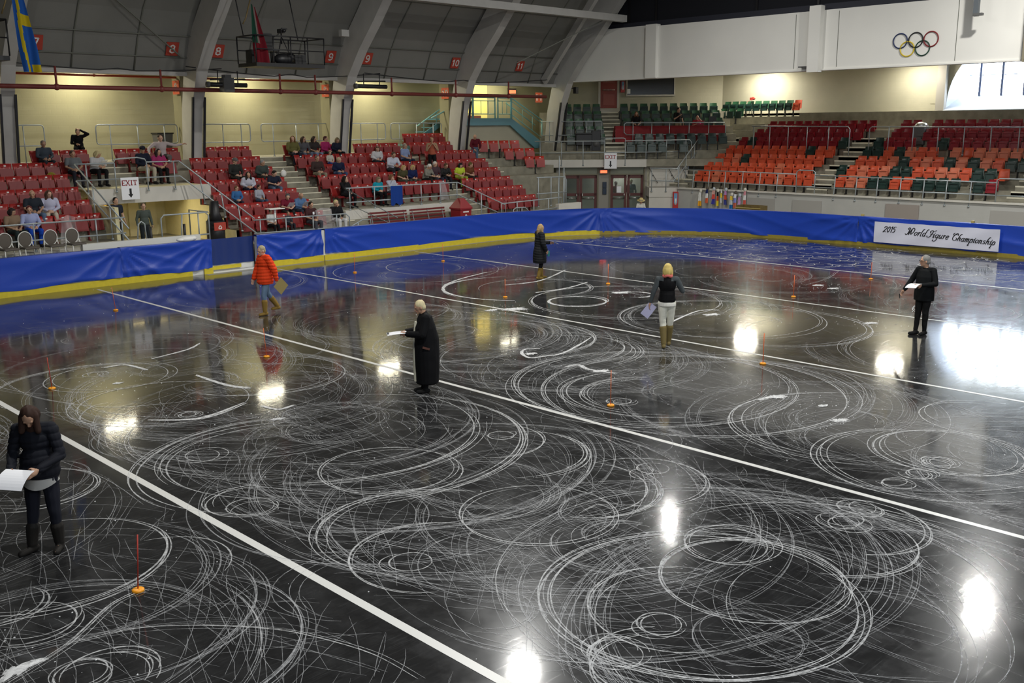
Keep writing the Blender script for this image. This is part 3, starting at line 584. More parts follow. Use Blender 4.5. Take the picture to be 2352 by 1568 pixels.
for i, (x0, x1, sag, z) in enumerate(((11.2,19.0,.18,6.62),(17.6,26.3,.25,6.66),(25.5,36.5,.25,6.66))):
    pts = [(x0+(x1-x0)*k/12, 34.6, z-sag*math.sin(math.pi*k/12)*(1 if k % 6 else .6)) for k in range(13)]
    c = MB().tube(pts, .022, 6).build('slack_cable', M['black']); tag(c, 'slack black cable under the %s part of the sloping wall' % ['left', 'middle', 'right'][i], 'cable')
# projector lamps hanging by the pipe
for i, (x, z) in enumerate(((18.9,6.02),(25.4,6.1))):
    t = thing('spotlight', ['bulky black spotlight hung right of the number eight column', 'long black spotlight hung right of the number nine column'][i], 'spotlight', (x,34.0,z))
    MB().tube([(-.75,0,0),(.75,0,0)], .085, 10).build('barrel', M['black'], t)
    MB().tube([(-.85,0,0),(-.75,0,0)], .11, 10).build('lens', M['greydark'], t)
    MB().tube([(-.7,0,.18),(.7,0,.22)], .03, 8).build('mount_bar', M['black'], t)
    for xx in (-.4,.4): MB().tube([(xx,0,.0),(xx,0,.5)], .02, 6).build('bracket', M['black'], t)
    if i == 0:
        MB().box((-.05,0,.0), (.42,.35,.5)).box((-.05,0,.28), (.25,.25,.16)).build('lamp_house', M['greydark'], t)

# ------------------------------------------------------------------ signs
SEG = {'7':[[(0,1),(.6,1),(.2,0)]],'8':[[(.3,.52),(.05,.62),(.05,.88),(.3,1),(.55,.88),(.55,.62),(.3,.52),(0,.38),(0,.12),(.3,0),(.6,.12),(.6,.38),(.3,.52)]],
 '9':[[(.05,.05),(.3,0),(.58,.2),(.6,.7),(.5,.92),(.3,1),(.08,.92),(0,.7),(.1,.5),(.3,.42),(.5,.5),(.6,.7)]],'1':[[(.05,.78),(.3,1),(.3,0)]],
 '0':[[(.3,0),(.06,.15),(0,.5),(.06,.85),(.3,1),(.54,.85),(.6,.5),(.54,.15),(.3,0)]]}
def glyph_strip(mb, polys, ox, oz, h, wd, fy, mi=0, slant=0, frame=None):
    """flat stroke lettering of width wd on a plane; frame maps (x,z) to 3D"""
    for pl in polys:
        for a, b in zip(pl[:-1], pl[1:]):
            ax, az = ox+(a[0]+slant*a[1])*h, oz+a[1]*h; bx, bz = ox+(b[0]+slant*b[1])*h, oz+b[1]*h
            dx, dz = bx-ax, bz-az; Ln = math.hypot(dx, dz) or 1; nx, nz = -dz/Ln*wd/2, dx/Ln*wd/2; ex, ez = dx/Ln*wd*.35, dz/Ln*wd*.35
            q = [(ax-ex+nx, az-ez+nz), (bx+ex+nx, bz+ez+nz), (bx+ex-nx, bz+ez-nz), (ax-ex-nx, az-ez-nz)]
            mb.add([frame(*p) if frame else (p[0], fy, p[1]) for p in q], [(0,1,2,3)], mi)
def numsign(txt, loc, tilt, label, m, w_=.46, h_=.5, ry=0):
    t = thing('number_sign', label, 'sign', loc); t.rotation_euler = (R_(tilt), 0, ry)
    MB().box((0,0,0), (w_,.03,h_)).build('plate', m, t)
    mb = MB(); hh = h_*.55; tw = (len(txt)*.75-.15)*hh; x = -tw/2
    for ch in txt: glyph_strip(mb, SEG[ch], x, -hh/2, hh, h_*.10, -.02); x += .75*hh
    mb.build('numeral', M['white'], t)
for txt, x, lb in (('7',12.62,'red number seven sign on the grey upper wall beside the blue and yellow flag'),('8',17.35,'red number eight sign on the upper wall left of its column'),('8',19.15,'red number eight sign on the upper wall right of its column'),
                   ('9',24.15,'red number nine sign on the upper wall left of its column'),('9',26.0,'red number nine sign on the upper wall right of its column'),('10',30.9,'red number ten sign on the grey upper wall'),('11',35.05,'red number eleven sign on the grey upper wall')):
    numsign(txt, (x,35.03,7.28), 26, lb, M['signred'])
for txt, x, lb in (('8',17.96,'orange red number eight sign on the pale side of its column'),('9',24.62,'orange red number nine sign on the pale side of its column'),('10',31.27,'orange red number ten sign on the pale side of its column')):
    numsign(txt, (x,36.2,5.98), 0, lb, mat('sign_orange', (.62,.10,.035), .5), .5, .5, R_(-90))
numsign('11', (38.3,36.9,5.9), 0, 'orange red number eleven sign on the beige wall left of the corner column', mat('sign_orange', (.62,.10,.035), .5), .36, .5, R_(-45))
EX = {'E':[(.0,0,.18,1),(.0,0,.7,.14),(.0,.86,.7,1),(.1,.44,.5,.56),(.6,0,.7,.28),(.6,.72,.7,1)],'I':[(.2,0,.38,1),(.05,0,.53,.1),(.05,.9,.53,1)],'T':[(.28,0,.46,1),(.0,.86,.74,1),(.0,.7,.09,1),(.65,.7,.74,1),(.14,0,.6,.1)]}
def exit_sign(loc, rz, w_, h_, label):
    t = thing('exit_sign', label, 'sign', loc, rz); MB().box((0,0,0), (w_,.02,h_)).build('board', M['paper'], t)
    mb = MB(); s = w_*.26; x = -w_*.445; z0 = h_*.14; hh = w_*.285
    for ch in 'EXIT':
        if ch == 'X':
            glyph_strip(mb, [[(0,0),(.7,1)],[(0,1),(.7,0)]], x, z0, hh, w_*.045, -.012)
            for a in (0,.5): mb.bb((x+a*hh,-.013,z0), (x+(a+.25)*hh,-.011,z0+hh*.08)); mb.bb((x+a*hh,-.013,z0+hh*.92), (x+(a+.25)*hh,-.011,z0+hh))
            x += .80*hh; continue
        for a, b_, c, d in EX[ch]: mb.bb((x+a*hh,-.013,z0+b_*hh), (x+c*hh,-.011,z0+d*hh))
        x += {'E':.80,'I':.62,'T':.8}[ch]*hh
    mb.build('lettering', M['exitred'], t)
    mb = MB(); mb.bb((-w_*.06,-.013,-h_*.28), (w_*.06,-.011,0)); mb.add([(-w_*.14,-.012,-h_*.25),(w_*.14,-.012,-h_*.25),(0,-.012,-h_*.42)], [(0,1,2)]); mb.build('arrow', M['black'], t)
exit_sign((14.12,32.22,2.57), 0, .60, .72, 'white exit sign with red letters and down arrow at the left passage')
exit_sign(tuple(uv(4.95,49.95,2.74)), R_(-45), .62, .76, 'white exit sign with down arrow hanging over the corner doors')
# small lit exit boxes
def exit_box(loc, rz, s, label):
    t = thing('exit_light', label, 'light', loc, rz); MB().box((0,0,0), (s,.08,s*.62)).build('housing', M['tan'], t)
    MB().box((0,-.045,-.05*s), (s*.8,.01,s*.3)).build('lit_face', mat('lit_exit_red', (.8,.1,.05), .5, emit=(1,.08,.03), estr=3), t)
    MB().box((0,-.045,.22*s), (s*.9,.01,s*.12)).build('top_band', M['black'], t)
exit_box(tuple(uv(4.66,50.4,2.22)), R_(-45), .42, 'small lit exit box between the two pairs of corner doors')
exit_box((37.9,38.5,6.25), R_(-20), .5, 'small glowing red exit light above the teal stair')
# olympic style coloured rings on the fascia
rings = thing('ring_emblem', 'five interlaced coloured rings painted on the white fascia', 'emblem', (38.27,17.15,7.45))
for yy, zz, nm, col in ((17.71,7.53,'blue_ring',(.01,.025,.10)),(17.11,7.53,'black_ring',(.01,.01,.012)),(16.53,7.53,'red_ring',(.20,.012,.015)),(17.42,7.22,'yellow_ring',(.65,.48,.02)),(16.83,7.22,'green_ring',(.01,.05,.03))):
    pts = [(0, yy-17.15+.27*math.cos(2*math.pi*k/40), zz-7.45+.27*math.sin(2*math.pi*k/40)) for k in range(40)]
    MB().tube(pts, .024, 6, closed=True).build(nm, mat('paint_'+nm, col, .5), rings)

# ------------------------------------------------------------------ dasher boards, drapes
BP = rrect(IX0, IX1, IY0, IY1, IR, 40)
# path ordered from far left along the left side, round the corner, down the end
arc = [( (IX1-IR)+IR*math.cos(R_(a)), (IY1-IR)+IR*math.sin(R_(a)) ) for a in range(90, -1, -2)]
path = [(-14.0, IY1)] + arc + [(IX1, IY0+IR)] + [((IX1-IR)+IR*math.cos(R_(a)), (IY0+IR)+IR*math.sin(R_(a))) for a in range(-2, -91, -4)]
S = [0]
for a, b_ in zip(path[:-1], path[1:]): S.append(S[-1]+math.hypot(b_[0]-a[0], b_[1]-a[1]))
def at_s(s):
    for i in range(len(S)-1):
        if s <= S[i+1] or i == len(S)-2:
            f = (s-S[i])/(S[i+1]-S[i]); a, b_ = path[i], path[i+1]; dx, dy = (b_[0]-a[0]), (b_[1]-a[1]); Ln = math.hypot(dx, dy)
            return (a[0]+dx*f, a[1]+dy*f), (dy/Ln, -dx/Ln)          # inward normal
def s_of(x=None, y=None):
    if y is None: return x+14.0
    best = min(range(2000), key=lambda i: abs(at_s(S[-1]*i/2000)[0][0]-x)+abs(at_s(S[-1]*i/2000)[0][1]-y)); return S[-1]*best/2000
def strip_box(s0, s1, n, o0, o1, z0, z1):
    mb = MB(); 
    N = max(2, int((s1-s0)/n)+1); ring = []
    for i in range(N):
        (x, y), (nx, ny) = at_s(s0+(s1-s0)*i/(N-1))
        ring += [(x+nx*o0,y+ny*o0,z0),(x+nx*o1,y+ny*o1,z0),(x+nx*o1,y+ny*o1,z1),(x+nx*o0,y+ny*o0,z1)]
    fs = []
    for i in range(N-1):
        for k in range(4): fs.append((i*4+k, i*4+(k+1) % 4, (i+1)*4+(k+1) % 4, (i+1)*4+k))
    fs += [(0,1,2,3), ((N-1)*4+3,(N-1)*4+2,(N-1)*4+1,(N-1)*4)]
    return mb.add(ring, fs)
gate0, gate1 = s_of(15.05), s_of(16.65)
brd = struct('barrier_wall', strip_box(0, gate0, 1, -.14, -.02, 0, 1.03), M['boardw'], 'white rink barrier boards hidden under the blue drapes', cat='barrier')
struct('board_panel', strip_box(gate1, S[-1], 1, -.14, -.02, 0, 1.03), M['boardw'], parent=brd)
for (a, b_) in ((0, s_of(14.35)), (s_of(14.75), gate0), (gate1, s_of(19.2)), (s_of(19.24), s_of(31.8,26.9)), (s_of(31.8,26.9), s_of(35.3,17.3)), (s_of(35.3,17.3), S[-1])):
    struct('kick_board', strip_box(a, b_, .8, -.01, .035, 0.0, .185 if a < s_of(28) else .14), M['yellow'] if a < s_of(28) else M['yellow_shaded'], parent=brd)  # far corner boards take a darker yellow, their shadow put into the colour
struct('ice_edge_strip', strip_box(s_of(14.75), s_of(19), 1, .035, .30, .0, .004), mat('pale_ice_edge', (.30,.29,.24), .4), parent=brd)
struct('ice_edge_strip', strip_box(s_of(19.2), s_of(31.8,26.9), 1, .035, .22, .0, .004), mat('pale_ice_edge', (.30,.29,.24), .4), parent=brd)
BLUE = mat('blue_drape_cloth', (.012,.055,.42), .36, bump=.1, bscale=25)
BLUED = mat('navy_gate_cloth', (.008,.028,.16), .5)
def drape(label, s0, s1, seed, zb=.20, fan0=1, fan1=1, amp=1.0, m=BLUE, gap0=0.0):
    rs = random.Random(seed); L_ = s1-s0; n = max(24, int(L_/.055)); nz = 16; mb = MB(); vs = []
    ph = [rs.uniform(0, 6.28) for _ in range(8)]; fr = [rs.uniform(7, 11) for _ in range(4)]
    for i in range(n+1):
        u = i/n; s = s0+L_*u; (x, y), (nx, ny) = at_s(min(max(s, 0), S[-1]))
        for j in range(nz+1):
            v = j/nz; z = zb+(1.075-zb)*v
            d0 = u*L_; d1 = (1-u)*L_
            r0 = math.hypot(d0, (1.05-z)+.02); r1_ = math.hypot(d1, (1.05-z)+.02)
            a0 = math.atan2(1.08-z, d0+.02); a1 = math.atan2(1.08-z, d1+.02)
            off = .030
            off += fan0*amp*.06*((1-abs(math.sin(fr[0]*a0+ph[0]+.5*math.sin(d0))))**1.5-.3)*math.exp(-d0/1.9)*min(1, r0*2.5)
            off += fan1*amp*.06*((1-abs(math.sin(fr[1]*a1+ph[1]+.5*math.sin(d1*1.3))))**1.5-.3)*math.exp(-d1/1.9)*min(1, r1_*2.5)
            off += amp*.045*((1-abs(math.sin(4.5*z+.55*s+ph[2]+1.2*math.sin(.6*s+ph[3]))))**2)*(1-v*.5)*(.4+.6*math.sin(.7*s+ph[5])**2)
            off += amp*.006*math.sin(7*z+2.3*s+ph[4])
            off = max(off, .005)
            if v > .97: off = .03
            zz = z + (.03*math.sin(.9*s+ph[5])+.02*math.sin(2.7*s+ph[6]) if j == 0 else 0)
            xx, yy = x+nx*off, y+ny*off
            if gap0 and u < .02: xx += (1-v)*gap0
            vs.append((xx, yy, zz))
    fs = [(i*(nz+1)+j, (i+1)*(nz+1)+j, (i+1)*(nz+1)+j+1, i*(nz+1)+j+1) for i in range(n) for j in range(nz)]
    mb.add(vs, fs, 0, True)
    # folded over the top of the boards
    base = len(mb.v); vs = []
    for i in range(n+1):
        s = s0+L_*i/n; (x, y), (nx, ny) = at_s(s); zt = 1.075+.008*math.sin(1.7*s+ph[7])
        vs += [(x+nx*.03,y+ny*.03,1.075),(x-nx*.02,y-ny*.02,zt),(x-nx*.17,y-ny*.17,zt),(x-nx*.18,y-ny*.18,.85)]
    mb.add(vs, [(i*4+k, (i+1)*4+k, (i+1)*4+k+1, i*4+k+1) for i in range(n) for k in range(3)], 0, True)
    o = mb.build('blue_drape', m); tag(o, label, 'drape', 'blue cloth drapes over the rink barrier'); return o
drape('blue cloth drape on the barrier at the lower left, below the round chairs', 0, s_of(12.15), 1)
drape('blue cloth drape just left of the barrier gate', s_of(12.15), gate0, 2, amp=1.2)
drape('blue cloth drape just right of the barrier gate, behind the red coat', gate1, s_of(19.15), 3, amp=1.3, zb=.22)
drape('long blue cloth drape below the slatted benches', s_of(19.28), s_of(31.8,26.9), 4, zb=.19)
drape('blue cloth drape round the far corner under the doors and flags', s_of(31.8,26.9), s_of(35.3,17.45), 5, zb=.11, amp=.8)
drape('blue cloth drape behind the white championship banner', s_of(35.3,17.45), S[-1], 6, zb=.12)
gt = thing('barrier_gate', 'dark blue draped gate leaf set back in the left barrier', 'gate', (15.85,29.0,0))
g = MB(); 
gv = [(-.8+1.6*i/30, .0+.012*math.sin(i*.9), z) for i in range(31) for z in (.22,.6,1.05)]
g.add(gv, [(i*3+j,(i+1)*3+j,(i+1)*3+j+1,i*3+j+1) for i in range(30) for j in range(2)], 0, True); g.build('cloth', BLUED, gt)
MB().bb((-.8,.03,.03), (.8,.09,1.03)).build('leaf', M['boardw'], gt); MB().bb((-.75,-.03,.08), (.3,.03,.19)).build('kick_strip', M['yellow'], gt)
MB().bb((-.8,-.2,0), (.8,-.02,.03)).build('threshold', M['white'], gt)
for i, y in enumerate((17.37,13.35)):
    t = MB().bb((35.4,y-.05,.2), (35.5,y+.05,1.16)).build('wooden_post', M['woodtop'], bevel=.008); tag(t, ['short wooden post standing behind the drape seam left of the banner', 'short wooden post standing behind the right half of the banner'][i], 'post')
DATA = {'A':[[19.22,17.06,0.76,0,360,2,3],[19.89,16.15,2.45,0,360,1,4],[20.02,19.35,1.59,-60,200,1,3],[19.66,19.74,2.13,110,260,2,3],[20.95,16.6,0.44,-100,120,2,3],[19.7,13.03,2.32,0,360,1,3],[19.77,11.65,2.13,-110,110,1,3],[13.73,10.45,2.5,0,360,1,5],[13.84,9.69,2.63,0,360,1,4],[13.23,10.12,1.54,90,270,1,4],[13.11,10.05,1.11,90,290,1,5],[14.53,9.84,0.69,0,360,0,3],[12.53,10.05,0.2,0,360,1,4],[14.79,14.99,1.73,-70,90,1,5],[14.7,13.76,1.55,-70,80,1,4],[14.66,13.22,1.44,-60,90,1,3],[10.03,7.74,0.21,0,360,1,3],[9.57,7.6,0.89,-120,110,1,2],[10.26,5.0,0.24,0,360,1,4],[10.78,5.06,0.22,0,360,1,4],[10.2,4.92,0.84,-90,110,1,3],[9.66,4.85,0.92,-100,30,1,3],[7.55,5.14,1.52,0,360,1,7],[8.24,4.99,0.94,0,360,1,4],[8.81,5.64,0.49,0,360,1,4],[7.17,5.09,0.84,60,270,1,3],[6.81,5.04,0.21,0,360,1,3],[6.23,5.03,0.25,0,360,1,4],[6.26,4.57,0.61,90,270,1,3],[7.47,4.54,1.92,-60,200,0,4],[9.04,4.54,1.82,10,120,1,3],[13.64,5.17,0.99,0,360,1,7],[13.01,5.03,1.5,80,290,1,4],[13.07,5.1,0.21,0,360,1,7],[12.38,5.09,0.19,0,360,1,4],[11.88,5.12,0.2,0,360,1,3],[7.95,7.68,0.9,0,360,1,2],[9.28,9.52,1.05,-70,90,1,4],[8.94,7.91,1.0,-90,70,1,5],[8.3,6.24,0.18,0,360,0,5],[3.35,10.48,1.23,-80,110,1,5],[3.33,9.91,1.37,-70,100,0,6],[4.13,9.54,0.76,-20,110,1,1],[3.33,8.98,1.44,-60,90,0,6],[3.27,8.11,1.45,-60,90,0,9],[6.73,8.28,1.25,80,280,1,5],[6.34,7.67,0.89,80,280,1,3],[5.98,7.73,0.23,0,360,1,2],[5.69,10.29,0.28,0,360,1,3],[5.74,10.54,0.5,90,330,1,3],[2.64,9.8,0.42,-90,90,1,4],[2.73,9.22,0.41,-90,110,1,3],[2.69,7.98,0.23,0,360,1,4],[2.81,7.81,0.4,0,200,1,4],[7.18,17.98,1.08,0,360,1,2],[7.18,18.31,0.18,0,360,1,5],[6.74,17.52,1.72,90,300,1,4],[7.02,15.59,1.4,0,360,1,2],[7.0,14.57,0.17,0,360,1,5],[9.23,16.16,1.53,-120,130,1,3],[8.4,12.72,0.9,0,360,0,3],[8.12,12.34,2.37,-80,80,1,5],[8.05,11.65,2.59,-80,80,1,5],[7.02,11.58,2.01,110,270,1,5],[6.91,11.7,1.57,100,270,1,4],[7.7,10.16,0.9,0,360,1,3],[6.17,12.59,0.29,0,360,1,2],[9.75,10.19,0.19,0,360,1,3],[7.25,9.64,2.32,170,350,0,5],[8.4,20.77,2.43,-90,200,0,3],[9.52,10.13,0.84,-90,90,1,2],[20.95,24.64,1.92,0,360,1,1],[19.94,24.56,2.63,0,360,1,1],[26.2,18.88,2.44,0,360,0,2],[25.94,17.29,1.27,0,360,0,1],[25.86,15.4,1.66,90,280,0,2],[24.6,9.28,1.2,0,360,1,3],[27.12,9.54,1.35,60,300,0,3],[13.87,6.72,1.84,80,270,1,4],[13.97,6.29,1.75,90,270,0,3],[15.61,5.41,0.9,60,270,1,2],[21.24,20.43,0.65,0,360,0,2],[10.14,18.33,1.65,-100,100,0,2],[8.05,18.29,1.54,90,200,0,2],[4.05,12.92,0.78,-90,120,1,4],[4.51,15.61,0.4,-90,90,0,3],[4.08,13.35,0.78,-90,90,0,3],[6.25,9.22,0.98,-100,90,0,3],[6.64,7.13,0.8,60,270,0,3],[8.63,6.99,0.69,60,250,0,3],[6.0,6.33,0.4,-90,120,0,3],[7.16,4.29,0.48,0,360,0,3],[8.4,3.6,0.56,-60,120,0,3],[5.32,7.6,0.74,90,260,0,3],[13.26,6.27,0.81,80,270,0,3],[10.91,8.7,0.73,-60,120,0,2],[6.34,13.71,1.05,150,330,0,3]],'P':[[[[14.36,13.82],[14.13,14.0],[13.82,13.81],[13.63,13.4],[13.94,13.29],[14.35,13.2],[15.19,13.48],[15.93,13.79]],2],[[[13.55,12.38],[13.84,12.33],[13.72,11.95],[13.81,11.37]],2],[[[14.06,8.47],[14.47,8.43],[14.58,8.23]],2],[[[14.48,7.65],[14.59,7.54]],2],[[[7.39,18.73],[7.79,18.67],[7.9,17.95]],2],[[[8.38,18.8],[9.26,19.07],[9.76,19.47]],2],[[[8.34,16.9],[8.37,15.82],[8.56,15.32]],2],[[[8.1,14.19],[8.19,13.8],[8.51,13.85]],2],[[[7.93,13.37],[8.11,13.35]],2],[[[2.17,8.32],[2.8,8.58],[3.39,9.04],[3.79,9.16]],1],[[[2.18,8.26],[2.83,8.56],[3.43,9.03],[3.83,9.1]],1],[[[2.8,8.58],[3.33,8.44],[3.79,8.07],[4.19,7.59],[4.41,7.2],[4.63,6.52],[4.66,5.9]],1],[[[2.17,8.33],[2.31,8.42],[2.53,8.44]],2],[[[2.22,8.36],[2.4,8.48],[2.6,8.45]],2],[[[19.66,20.31],[20.93,20.14],[23.11,21.09]],2],[[[19.33,18.77],[20.45,18.66],[21.7,18.94]],2],[[[18.19,13.48],[20.02,13.92],[20.53,13.64]],2],[[[18.47,21.61],[19.64,22.17],[21.1,22.58]],2],[[[25.45,14.03],[26.98,14.18],[28.89,14.77]],1],[[[6.41,16.21],[6.1,16.16],[5.68,15.53],[5.79,14.59]],1],[[[6.42,14.76],[7.06,14.27],[8.0,14.57]],2],[[[5.69,19.3],[5.64,17.82],[5.9,16.75],[6.35,15.9],[7.18,15.42],[8.28,15.07]],1],[[[8.57,14.98],[8.96,13.19],[10.58,12.67]],0],[[[8.29,7.34],[8.64,7.37],[8.68,7.13]],1],[[[4.63,14.18],[4.83,12.59],[4.78,11.32]],0]],'B':[[17.16,17.42,0.33],[19.94,13.42,0.21],[13.94,6.97,0.12],[20.91,17.06,0.24],[7.9,13.33,0.09],[14.45,8.37,0.13],[2.34,8.43,0.08],[13.92,13.64,0.11],[13.79,11.69,0.14],[14.49,7.56,0.07],[21.52,10.17,0.15],[25.7,13.77,0.15],[25.5,13.19,0.15],[7.07,17.4,0.06],[16.7,17.73,0.14]]}
# ------------------------------------------------------------------ banner with script lettering
GL = {
'2':([[(.0,.75),(.1,.95),(.3,1),(.45,.85),(.4,.6),(.0,0),(.25,.08),(.5,0)]],.62),
'0':([[(.28,1),(.08,.75),(.05,.3),(.2,0),(.4,.2),(.45,.7),(.28,1)]],.58),'1':([[(.05,.8),(.25,1),(.2,0)]],.36),
'5':([[(.55,1),(.2,.98),(.12,.6),(.35,.6),(.45,.35),(.35,.05),(.05,.02)]],.6),
'W':([[(-.25,.12),(-.1,.0),(.1,.15),(.25,.9),(.1,1.05),(-.05,.9),(.1,.75)],[(.25,.9),(.3,.1),(.55,.9),(.6,.1),(.95,.5),(.95,.9),(.75,1.05),(.6,.95)],[(.25,.05),(.4,.0)]],1.12),
'o':([[(.28,.5),(.08,.4),(.05,.12),(.2,0),(.4,.15),(.42,.4),(.28,.5)]],.5),
'r':([[(.05,.42),(.15,.5),(.1,0)],[(.13,.35),(.28,.5),(.4,.48)]],.42),
'l':([[(.4,1.02),(.25,1.0),(.12,.7),(.05,.05),(.2,0)]],.28),
'd':([[(.4,.45),(.2,.5),(.05,.3),(.08,.05),(.25,0),(.4,.2)],[(.75,1.02),(.55,.98),(.42,.5),(.4,.1),(.5,.0)]],.55),
'F':([[(.9,1.08),(.6,.95),(.3,1.05),(.1,.9),(.1,.75),(.25,.7)],[(.5,.95),(.35,.3),(.1,.0),(-.15,.05),(-.2,.2)],[(.15,.5),(.6,.52)]],.62),
'i':([[(.05,.42),(.15,.5),(.1,.05),(.25,.02)],[(.17,.68),(.2,.72)]],.30),
'g':([[(.42,.45),(.22,.5),(.06,.3),(.1,.08),(.25,.04),(.42,.2)],[(.45,.5),(.38,-.2),(.15,-.5),(-.12,-.45),(-.1,-.3)]],.55),
'u':([[(.03,.42),(.12,.5),(.08,.1),(.2,.0),(.4,.2)],[(.44,.5),(.4,.05),(.52,.02)]],.56),
'e':([[(.06,.22),(.35,.32),(.36,.48),(.2,.5),(.05,.3),(.1,.03),(.25,0),(.42,.1)]],.48),
'C':([[(.15,1.1),(.0,1.0),(.05,.82),(.3,.85),(.55,1.0)],[(.75,.8),(.7,1.02),(.45,1.05),(.15,.7),(.1,.25),(.35,0),(.65,.05),(.75,.3),(.55,.4)]],.85),
'h':([[(.45,1.02),(.28,1.0),(.12,.6),(.05,0)],[(.1,.3),(.3,.5),(.4,.4),(.36,.05),(.5,.0)]],.55),
'a':([[(.42,.42),(.22,.5),(.05,.3),(.08,.05),(.25,0),(.42,.2)],[(.45,.5),(.4,.05),(.52,.0)]],.55),
'm':([[(.05,.42),(.13,.5),(.08,0)],[(.1,.3),(.28,.5),(.36,.4),(.3,0)],[(.33,.3),(.52,.5),(.6,.4),(.56,.05),(.68,0)]],.74),
'p':([[(.1,.5),(.0,-.3),(-.08,-.5),(.1,-.5)],[(.1,.35),(.28,.52),(.42,.4),(.38,.08),(.22,0),(.06,.08)]],.50),
'n':([[(.05,.42),(.13,.5),(.08,0)],[(.1,.3),(.3,.5),(.4,.4),(.36,.05),(.5,.0)]],.55),
's':([[(.4,.45),(.22,.5),(.1,.38),(.32,.18),(.25,.02),(.02,.03)]],.46)}
def smooth(pl, k=4):
    if len(pl) < 3: return pl
    out = []; P = [pl[0]]+list(pl)+[pl[-1]]
    for i in range(1, len(P)-2):
        for t in range(k):
            t /= k; a, b, c, d = P[i-1], P[i], P[i+1], P[i+2]
            out.append(tuple(.5*((2*b[m])+(-a[m]+c[m])*t+(2*a[m]-5*b[m]+4*c[m]-d[m])*t*t+(-a[m]+3*b[m]-3*c[m]+d[m])*t**3) for m in (0,1)))
    return out+[pl[-1]]
bn = thing('championship_banner', 'white banner reading 2015 World Figure Championship on the right end drape', 'banner', (35.22,14.54,.57))
def bwave(y, z): return -.045-.008*math.sin(3*y+2*z)-.006*math.sin(9*z+4*y)
b = MB(); vs = []
NY, NZ = 60, 8
for i in range(NY+1):
    for j in range(NZ+1):
        y = 2.20-4.42*i/NY; z = -.38+.755*j/NZ + (-.012*(math.sin(math.pi*5*i/NY)**2) if j == NZ else 0); vs.append((bwave(y,z)-.01, y, z))
b.add(vs, [(i*(NZ+1)+j,(i+1)*(NZ+1)+j,(i+1)*(NZ+1)+j+1,i*(NZ+1)+j+1) for i in range(NY) for j in range(NZ)], 0, True)
b.build('cloth', mat('banner_cloth', (.66,.67,.78), .75), bn)
mb = MB()
def script(txt, y0, z0, h, dz=0):
    x = 0
    for ch in txt:
        g, adv = GL[ch]
        for pl in g:
            P = smooth(pl)
            for k in range(len(P)-1):
                a, c = P[k], P[k+1]; wd = .017+.014*abs(c[1]-a[1])/(math.hypot(c[0]-a[0], c[1]-a[1])+1e-6)
                fr = lambda px, pz: (bwave(y0-px, pz)-.016, y0-px, pz)
                glyph_strip(mb, [[a, c]], x, z0+dz*x, h, wd, 0, 0, .34, fr)
        x += (adv+.02)*h
    return x
script('2015', 1.86, .02, .20)
wW = script('World', .98, -.02, .235, -.03); script('Figure', .20, -.06, .235, -.04); script('Championship', -.62, -.10, .222, -.045)
mb.build('lettering', M['black'], bn)

# ------------------------------------------------------------------ seats
def seat_proto(name, back_m, pan_m, open_=False, legs=False, plate=True, shape='L'):
    """facing -Y; origin on the tread below the middle of the seat"""
    t = thing(name, '', 'seat')
    b = MB(); n = 6; vs = []
    w0, w1 = (.19, .235) if shape == 'L' else (.225, .185)
    z0, z1 = .40, .83
    for side in (0, 1):
        for j in range(4):
            for i in range(n+1):
                u = i/n*2-1; v = j/3; wd = w0+(w1-w0)*v
                vs.append((u*wd, .02+.10*v - .035*(1-u*u)*-1*(1 if side == 0 else 1) + (.022 if side else 0), z0+(z1-z0)*v))
    m_ = 4*(n+1); fs = []
    for j in range(3):
        for i in range(n):
            a = j*(n+1)+i; fs += [(a,a+1,a+n+2,a+n+1), (m_+a,m_+a+n+1,m_+a+n+2,m_+a+1)]
    for i in range(n): fs += [(i,m_+i,m_+i+1,i+1), (3*(n+1)+i,3*(n+1)+i+1,m_+3*(n+1)+i+1,m_+3*(n+1)+i)]
    for j in range(3): fs += [(j*(n+1),(j+1)*(n+1),m_+(j+1)*(n+1),m_+j*(n+1)), (j*(n+1)+n,m_+j*(n+1)+n,m_+(j+1)*(n+1)+n,(j+1)*(n+1)+n)]
    b.add(vs, fs, 0, True); b.build('backrest', back_m, t)
    p = MB()
    if open_: p.box((0,-.18,.42), (.42,.40,.05)); p.box((0,-.37,.40), (.40,.03,.05))
    else:
        rot = Matrix.Rotation(R_(-9), 3, 'X')
        p.box((0,-.10,.49), (.405,.045,.37), 0, rot); p.box((0,-.135,.34), (.41,.05,.05), 0, rot)
        if shape == 'E':
            for sx in (-1,1): p.box((sx*.16,-.135,.50), (.028,.025,.28), 0, rot)
            p.box((0,-.14,.63), (.35,.025,.025), 0, rot)
    o = p.build('seat_pan', pan_m, t)
    if plate: MB().box((0,.012,.765), (.065,.012,.038)).build('number_plate', M['white'], t).rotation_euler = (0,0,0)
    lg = MB().box((-.235,.03,.22), (.035,.10,.44)).box((-.235,.0,.02), (.05,.2,.03)).box((-.235,-.06,.42), (.03,.24,.05))
    lg.build('side_bracket', M['black'] if legs else pan_m, t)
    return t
